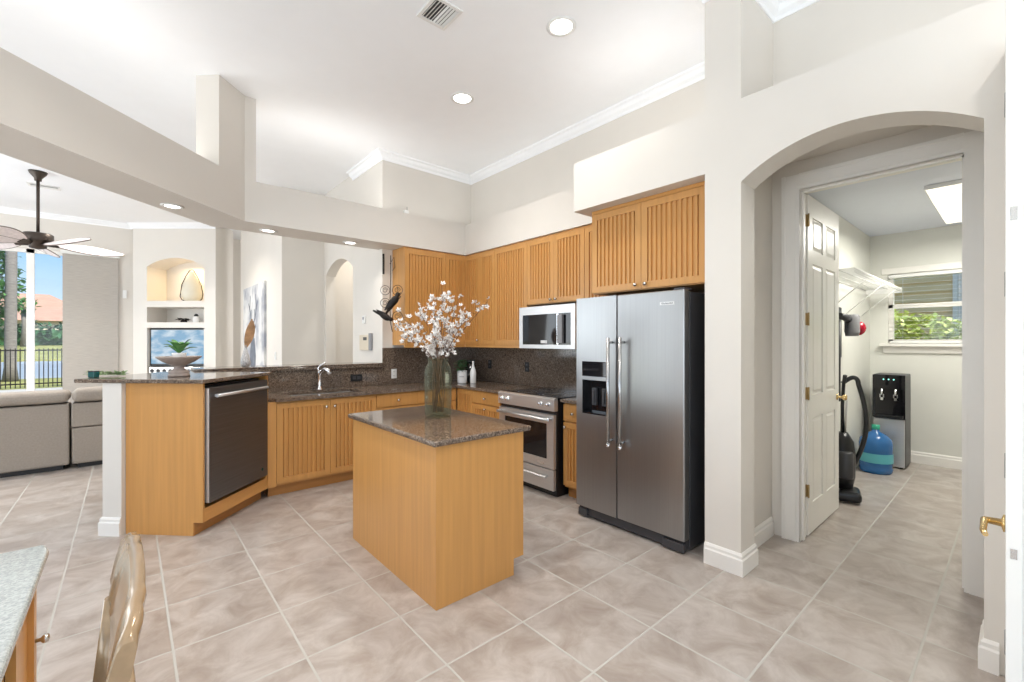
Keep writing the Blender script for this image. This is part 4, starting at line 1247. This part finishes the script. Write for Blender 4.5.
wv = thing('handheld_vacuum', 'grey cordless stick vacuum with red bin hung on the laundry wall', 'vacuum cleaner', (5.45, 1.25, 1.60))
MB().box(-.18, .16, -.03, -.001, -.32, .20).build('wall_dock', DGREY, wv, bevel=.006)
MB().tube([(-.10, -.07, .10), (.02, -.09, .09), (.12, -.10, .06)], [.03, .035, .04], 12).build('handle', DGREY, wv)
MB().lathe([(.055, -.10), (.065, -.05), (.065, .10), (.05, .12)], 18, .14, -.12).build('motor', GREYP, wv)
MB().ball((.22, -.16, -.02), .062, 16, 10, (1, 1, 1.15)).build('dust_bin', RED, wv)
MB().tube([(-.08, -.06, .06), (-.10, -.06, -.30), (-.10, -.06, -.75)], .018, 10).build('wand', DGREY, wv)

vc = thing('upright_vacuum', 'black upright vacuum cleaner with looping hose behind the laundry door', 'vacuum cleaner', (4.98, 1.075, 0), R(195))
MB().box(-.10, .16, -.13, .13, .015, .10).build('floor_head', BLACK, vc, bevel=.03, seg=3)
MB().tube([(-.02, 0, .08), (-.04, 0, .2), (-.05, 0, .38), (-.06, 0, .52), (-.06, 0, .60)], [.07, .095, .10, .085, .04], 16).build('body', BLACK, vc)
MB().lathe([(.055, .20), (.060, .22), (.060, .42), (.05, .44)], 18, .04, .02).build('dust_cup', DGREY, vc)
MB().tube([(-.06, 0, .58), (-.08, .0, .85), (-.09, .01, 1.05), (-.06, .02, 1.13)], [.016, .014, .015, .017], 10).build('handle', BLACK, vc)
MB().tube([(-.06, .02, .60), (-.05, .03, .90)], .008, 8).tube([(-.045, .02, .60), (-.03, .03, .90)], .008, 8).build('wand', LSTEEL, vc)
hp = []
for i in range(40):
    t_ = i / 39
    if t_ < .5:
        q = t_ / .5
        hp.append((-.10 + .0 * q, 0.0 + .12 * math.sin(PI * min(1, q * 1.0) * .5), 1.05 - 0 * q + .06 * math.sin(PI * q)))
    else:
        q = (t_ - .5) / .5
        hp.append((-.10 + .0 * q, 0.12 + .07 * math.sin(PI * q) - .06 * q * q, 1.05 - .82 * q))
MB().tube(hp, .02, 10).build('hose', BLACK, vc)
for s_ in (-1, 1): MB().lathe([(.04, -.015), (.045, 0), (.04, .015)], 16).build('wheel', BLACK, vc, loc=(-.07, s_ * .11, .045), rot=(R(90), 0, 0))

wc = thing('water_cooler', 'black and stainless floor-standing water dispenser by the laundry wall', 'water dispenser', (6.58, 1.135, 0), R(-90))
MB().box(0, .29, .02, .36, .015, 1.065).build('body', DGREY, wc, bevel=.012)
MB().box(.006, .284, .0, .02, .02, .56).build('lower_door', LSTEEL, wc, bevel=.004)
mb = MB().box(0, .29, .012, .02, .57, 1.06).box(0, .018, -.01, .012, .57, 1.06).box(.272, .29, -.01, .012, .57, 1.06).box(.018, .272, -.01, .012, .90, 1.06)
mb.build('dispensing_bay', BGLASS, wc)
MB().box(.018, .272, -.045, .012, .575, .60).build('drip_tray', BLACK, wc, bevel=.004)
for x in (.085, .205):
    MB().tube([(x, -.012, .90), (x, -.015, .86), (x, -.02, .83)], [.012, .012, .008], 10).build('tap', CHROME, wc)
    MB().box(x - .02, x + .02, -.012, .012, .77, .80).box(x - .02, x - .012, -.012, .012, .77, .84).box(x + .012, x + .02, -.012, .012, .77, .84).build('lever', CHROME, wc)
for x in (.10, .145, .19): MB().lathe([(.007, 0), (.007, .001)], 10).build('indicator', LED, wc, loc=(x, -.0105, 1.01), rot=(R(90), 0, 0))
for x in (.04, .25):
    for y in (.05, .32): MB().lathe([(.015, 0), (.015, .016)], 10, x, y).build('foot', BLACK, wc)

jg = thing('water_jug', 'blue five-gallon water jug on the floor before the water dispenser', 'water jug', (6.27, 1.055, 0))
MB().lathe([(.130, .0), (.145, .012), (.150, .05), (.142, .07), (.150, .09), (.150, .18), (.142, .20), (.150, .22), (.150, .32), (.140, .37), (.09, .42), (.035, .45), (.030, .50)], 28).build('bottle', JUG, jg)
MB().lathe([(.033, .47), (.036, .475), (.036, .52), (.001, .523)], 18).build('cap', GREEN_J, jg)
MB().lathe([(.1515, .12), (.1515, .22)], 28, cap=False).build('label_band', mat('teal_label', (.10, .42, .48), .4), jg)

# ------------------------------------------------------------------ foreground desk and chair
dk = thing('desk', 'built-in maple desk with polished stone top coloured pale like reflected windows at the lower left', 'desk', (0, 0, 0))
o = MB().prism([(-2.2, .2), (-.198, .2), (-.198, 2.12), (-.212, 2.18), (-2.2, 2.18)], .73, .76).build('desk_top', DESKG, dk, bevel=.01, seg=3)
MB().box(-1.2, -.25, 1.78, 2.14, .10, .728).build('pedestal', WOOD, dk)
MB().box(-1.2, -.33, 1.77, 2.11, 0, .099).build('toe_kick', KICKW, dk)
MB().box(-1.2, -.26, .25, .62, 0, .728).build('pedestal', WOOD, dk)
MB().box(-1.22, -1.2, .25, 2.12, 0, .728).build('back_panel', WOOD, dk)
d = front(dk, 'door', 0, .36, .12, .72, False, .33, .47)
d.location = (-.228, 1.78, 0); d.rotation_euler = (0, 0, R(90))
mb = MB()
ch = thing('desk_chair', 'bronze glazed wooden chair with curved back beside the desk', 'chair', (-.03, 1.155, 0), 0)
def crest(zc, h, th, name, carve=False):
    n = 24; vs_ = []; fs = []
    for i in range(n + 1):
        t_ = -1 + 2 * i / n
        y = .25 * t_; xx = .010 * (1 - t_ * t_) + .020
        edge = 1 - abs(t_) ** 10 * .25
        hh_ = h * (.82 + .18 * math.cos(t_ * 1.4)) * edge
        bump = .0022 * math.sin(t_ * 22) * (1 if carve and abs(t_) > .45 else 0)
        lean = .22
        ring_ = []
        m_n = 10
        for k in range(m_n):
            a = 2 * PI * k / m_n
            ca, sa = math.cos(a), math.sin(a)
            dz = (abs(sa) ** .5) * math.copysign(1, sa) * hh_ / 2
            dx = (abs(ca) ** .6) * math.copysign(1, ca) * th / 2
            ring_.append((xx + dx + lean * dz + bump, y, zc + dz + (bump * .8 if sa > .5 else 0)))
        vs_ += ring_
    for i in range(n):
        for k in range(m_n):
            k2 = (k + 1) % m_n
            fs.append((i*m_n+k, i*m_n+k2, (i+1)*m_n+k2, (i+1)*m_n+k))
    m = MB().add(vs_, fs, True)
    m.f.append(list(range(m_n))[::-1]); m.sm.append(False)
    m.f.append([n*m_n + k for k in range(m_n)]); m.sm.append(False)
    return m.build(name, CHAIRW, ch)
crest(.93, .17, .028, 'crest_rail', True)
crest(.70, .055, .022, 'back_slat'); crest(.58, .055, .022, 'back_slat')
MB().box(-.42, .0, -.235, .235, .44, .475).build('seat', CHAIRW, ch, bevel=.015, seg=3)
for s_ in (-1, 1):
    MB().tube([(.05, s_ * .21, 0), (.0, s_ * .215, .25), (-.02, s_ * .215, .46), (-.01, s_ * .215, .68), (.005, s_ * .215, .86)], [.016, .020, .022, .020, .016], 12).build('leg', CHAIRW, ch)
    MB().tube([(-.41, s_ * .20, 0), (-.39, s_ * .205, .25), (-.385, s_ * .205, .445)], [.014, .019, .023], 12).build('leg', CHAIRW, ch)
MB().tube([(-.38, -.2, .2), (-.38, .2, .2)], .010, 8).build('stretcher', CHAIRW, ch)

# ------------------------------------------------------------------ outdoors beyond the family room
struct('ground_patio', MB().box(-30, 20, 11.75, 20.0, -.08, -.02), PATIO)
struct('ground_lawn', MB().box(-60, 40, 20.0, 25.5, -.10, -.03), GRASS)
struct('ground_far_bank', MB().prism([(50, -.2), (50, .0), (90, .9), (180, 1.0), (180, -.2)], -160, 90, 'x'), GRASS)
tag(MB().box(-160, 90, 25.5, 50.2, -.25, -.12).build('pond', WATER), 'pale pond between the lawn and the far bank', 'water', kind='stuff')
fn = thing('iron_fence', 'black iron fence between patio and lawn outside the glass door', 'fence', (0, 20.2, 0))
MB().box(-8, 0, -.02, .02, 1.14, 1.18).box(-8, 0, -.02, .02, .10, .14).build('rail', IRON, fn)
for i in range(80):
    x = -8 + i * .1
    if i % 20 == 8: MB().box(x - .05, x + .05, -.05, .05, -.03, 1.30).build('post', IRON, fn)
    else: MB().box(x - .011, x + .011, -.011, .011, .0, 1.22).build('picket', IRON, fn)
def foliage(mb, c, r, n, sz, rnd, flat=1.0):
    for i in range(n):
        d = Vector((rnd.gauss(0, 1), rnd.gauss(0, 1), rnd.gauss(0, 1))).normalized()
        p = Vector(c) + Vector((d.x * r[0], d.y * r[1], d.z * r[2])) * rnd.uniform(.75, 1.05)
        e_2 = Vector((rnd.uniform(-1, 1), rnd.uniform(-1, 1), rnd.uniform(-.5, 1)))
        mb.leaf(p, e_2, sz * rnd.uniform(.7, 1.3), sz * .6, .2, seg=2)
pm = thing('palm_tree', 'thick grey palm trunk rising outside the glass door', 'palm tree', (-3.25, 24.3, 0))
MB().tube([(0, 0, -.02), (0, 0, .5), (.02, 0, 3.5), (.04, 0, 9.5)], [.22, .165, .155, .15], 20).build('trunk', BARK, pm)
mb = MB()
for k in range(16):
    a = 2 * PI * k / 16
    for j in range(18):
        t_ = j / 17; p = Vector((math.cos(a) * 2.2 * t_, math.sin(a) * 2.2 * t_, 9.5 + .9 * t_ - 1.8 * t_ * t_))
        for s_ in (-1, 1):
            mb.leaf(p, (math.cos(a + s_ * 1.0), math.sin(a + s_ * 1.0), -.3), .5, .06, .3, seg=2)
mb.build('fronds', DLEAF, pm, fix=False)
rnd = random.Random(2)
bs = thing('shrub_tree', 'feathery green tree left of the palm trunk outside', 'tree', (-3.98, 25.0, -.03))
mb = MB(); foliage(mb, (0, 0, 3.6), (.9, .9, 1.7), 1200, .28, rnd); mb.build('foliage', LEAF, bs, fix=False)
MB().tube([(0, 0, -.03), (0, 0, 3)], [.12, .06], 10).build('trunk', BARK, bs)
hd = thing('far_hedge', 'dark clipped hedge along the far bank of the pond', 'hedge', (-12, 88, .85))
mb = MB(); 
for i in range(36): foliage(mb, (-26 + i * 1.6, rnd.uniform(-.5, .5), 1.3), (1.6, 1.5, 1.5 + rnd.uniform(0, .5)), 130, .7, rnd)
mb.box(-27, 31, -.8, .8, 0, 2.1)
mb.build('foliage', DLEAF, hd, fix=False)
hs = thing('neighbour_house', 'house with terracotta tiled roof across the pond', 'house', (-14, 102, .9))
MB().box(-14, 10, 0, 12, 0, 4.2).build('wall', STUCCO, hs)
mb = MB().add([(-15, -1, 4.2), (11, -1, 4.2), (11, 13, 4.2), (-15, 13, 4.2), (-8, 6, 8.4), (4, 6, 8.4)], [(0,1,5,4),(1,2,5),(2,3,4,5),(3,0,4),(0,3,2,1)])
mb.build('roof', ROOF, hs)
MB().add([(-4, -6, 3.6), (14, -6, 3.6), (14, 2, 3.6), (-4, 2, 3.6), (1, -2, 5.6), (9, -2, 5.6)], [(0,1,5,4),(1,2,5),(2,3,4,5),(3,0,4),(0,3,2,1)]).build('porch_roof', ROOF, hs)
MB().box(-3, 13, -5, 0, 0, 3.6).build('porch_wall', STUCCO, hs)
for x in (-11, -7, 1, 6): MB().box(x, x + 1.8, -5.06 if x > -4 else -.06, -5 if x > -4 else 0, 1.0, 2.6).build('window', BGLASS, hs)
pt2 = thing('small_palm', 'slim palm across the pond before the dark hedge', 'palm tree', (-9.6, 80, .75))
MB().tube([(0, 0, 0), (.1, 0, 2.4), (0, 0, 4.6)], [.35, .28, .25], 12).build('trunk', BARK, pt2)
mb = MB()
foliage(mb, (0, 0, 5.0), (1.1, 1.1, .8), 160, .6, rnd); mb.build('fronds', LEAF, pt2, fix=False)

# outdoors beyond the laundry window
struct('ground_side_yard', MB().box(7.25, 20, -8, 8, -.08, -.02), GRASS)
TAN = mat('tan_siding', (.70, .52, .28), .8, var=.08, scale=(1, 1, 1))
nb = thing('neighbour_wall', 'tan clapboard wall of the next house outside the laundry window', 'house', (11.0, 0, 0))
mb = MB()
for i in range(24):
    z = i * .18
    mb.prism([(0, z), (-.03, z), (0.0, z + .18), (.1, z + .18), (.1, z)], -5, 6, 'y')
mb.build('siding', TAN, nb)
mb = MB()
for i in range(24):
    z = 1.1 + i * .075
    mb.prism([(-.04, z), (-.075, z), (-.045, z + .065), (-.035, z + .065)], -2.2, .72, 'y')
mb.box(-.05, -.03, -2.2, .75, 1.05, 2.92).box(-.08, -.03, .72, .78, 1.05, 2.92)
mb.build('shutter', mat('grey_white_shutter', (.62, .60, .56), .6), nb)
rnd = random.Random(8)
hg = thing('garden_hedge', 'bright yellow-green shrub right outside the laundry window', 'hedge', (8.3, .3, -.02))
mb = MB()
for i in range(9): foliage(mb, (rnd.uniform(-.1, .1), -1.4 + i * .33, 1.42 + .08 * math.sin(i * 2.1)), (.32, .32, .42), 620, .10, rnd)
mb.box(-.22, .22, -1.6, 1.5, .2, 1.35)
mb.build('foliage', YLEAF, hg, fix=False)
MB().tube([(0, -.5, 0), (0, -.5, 1)], .03, 8).tube([(0, .6, 0), (0, .6, 1)], .03, 8).build('stem', BARK, hg)
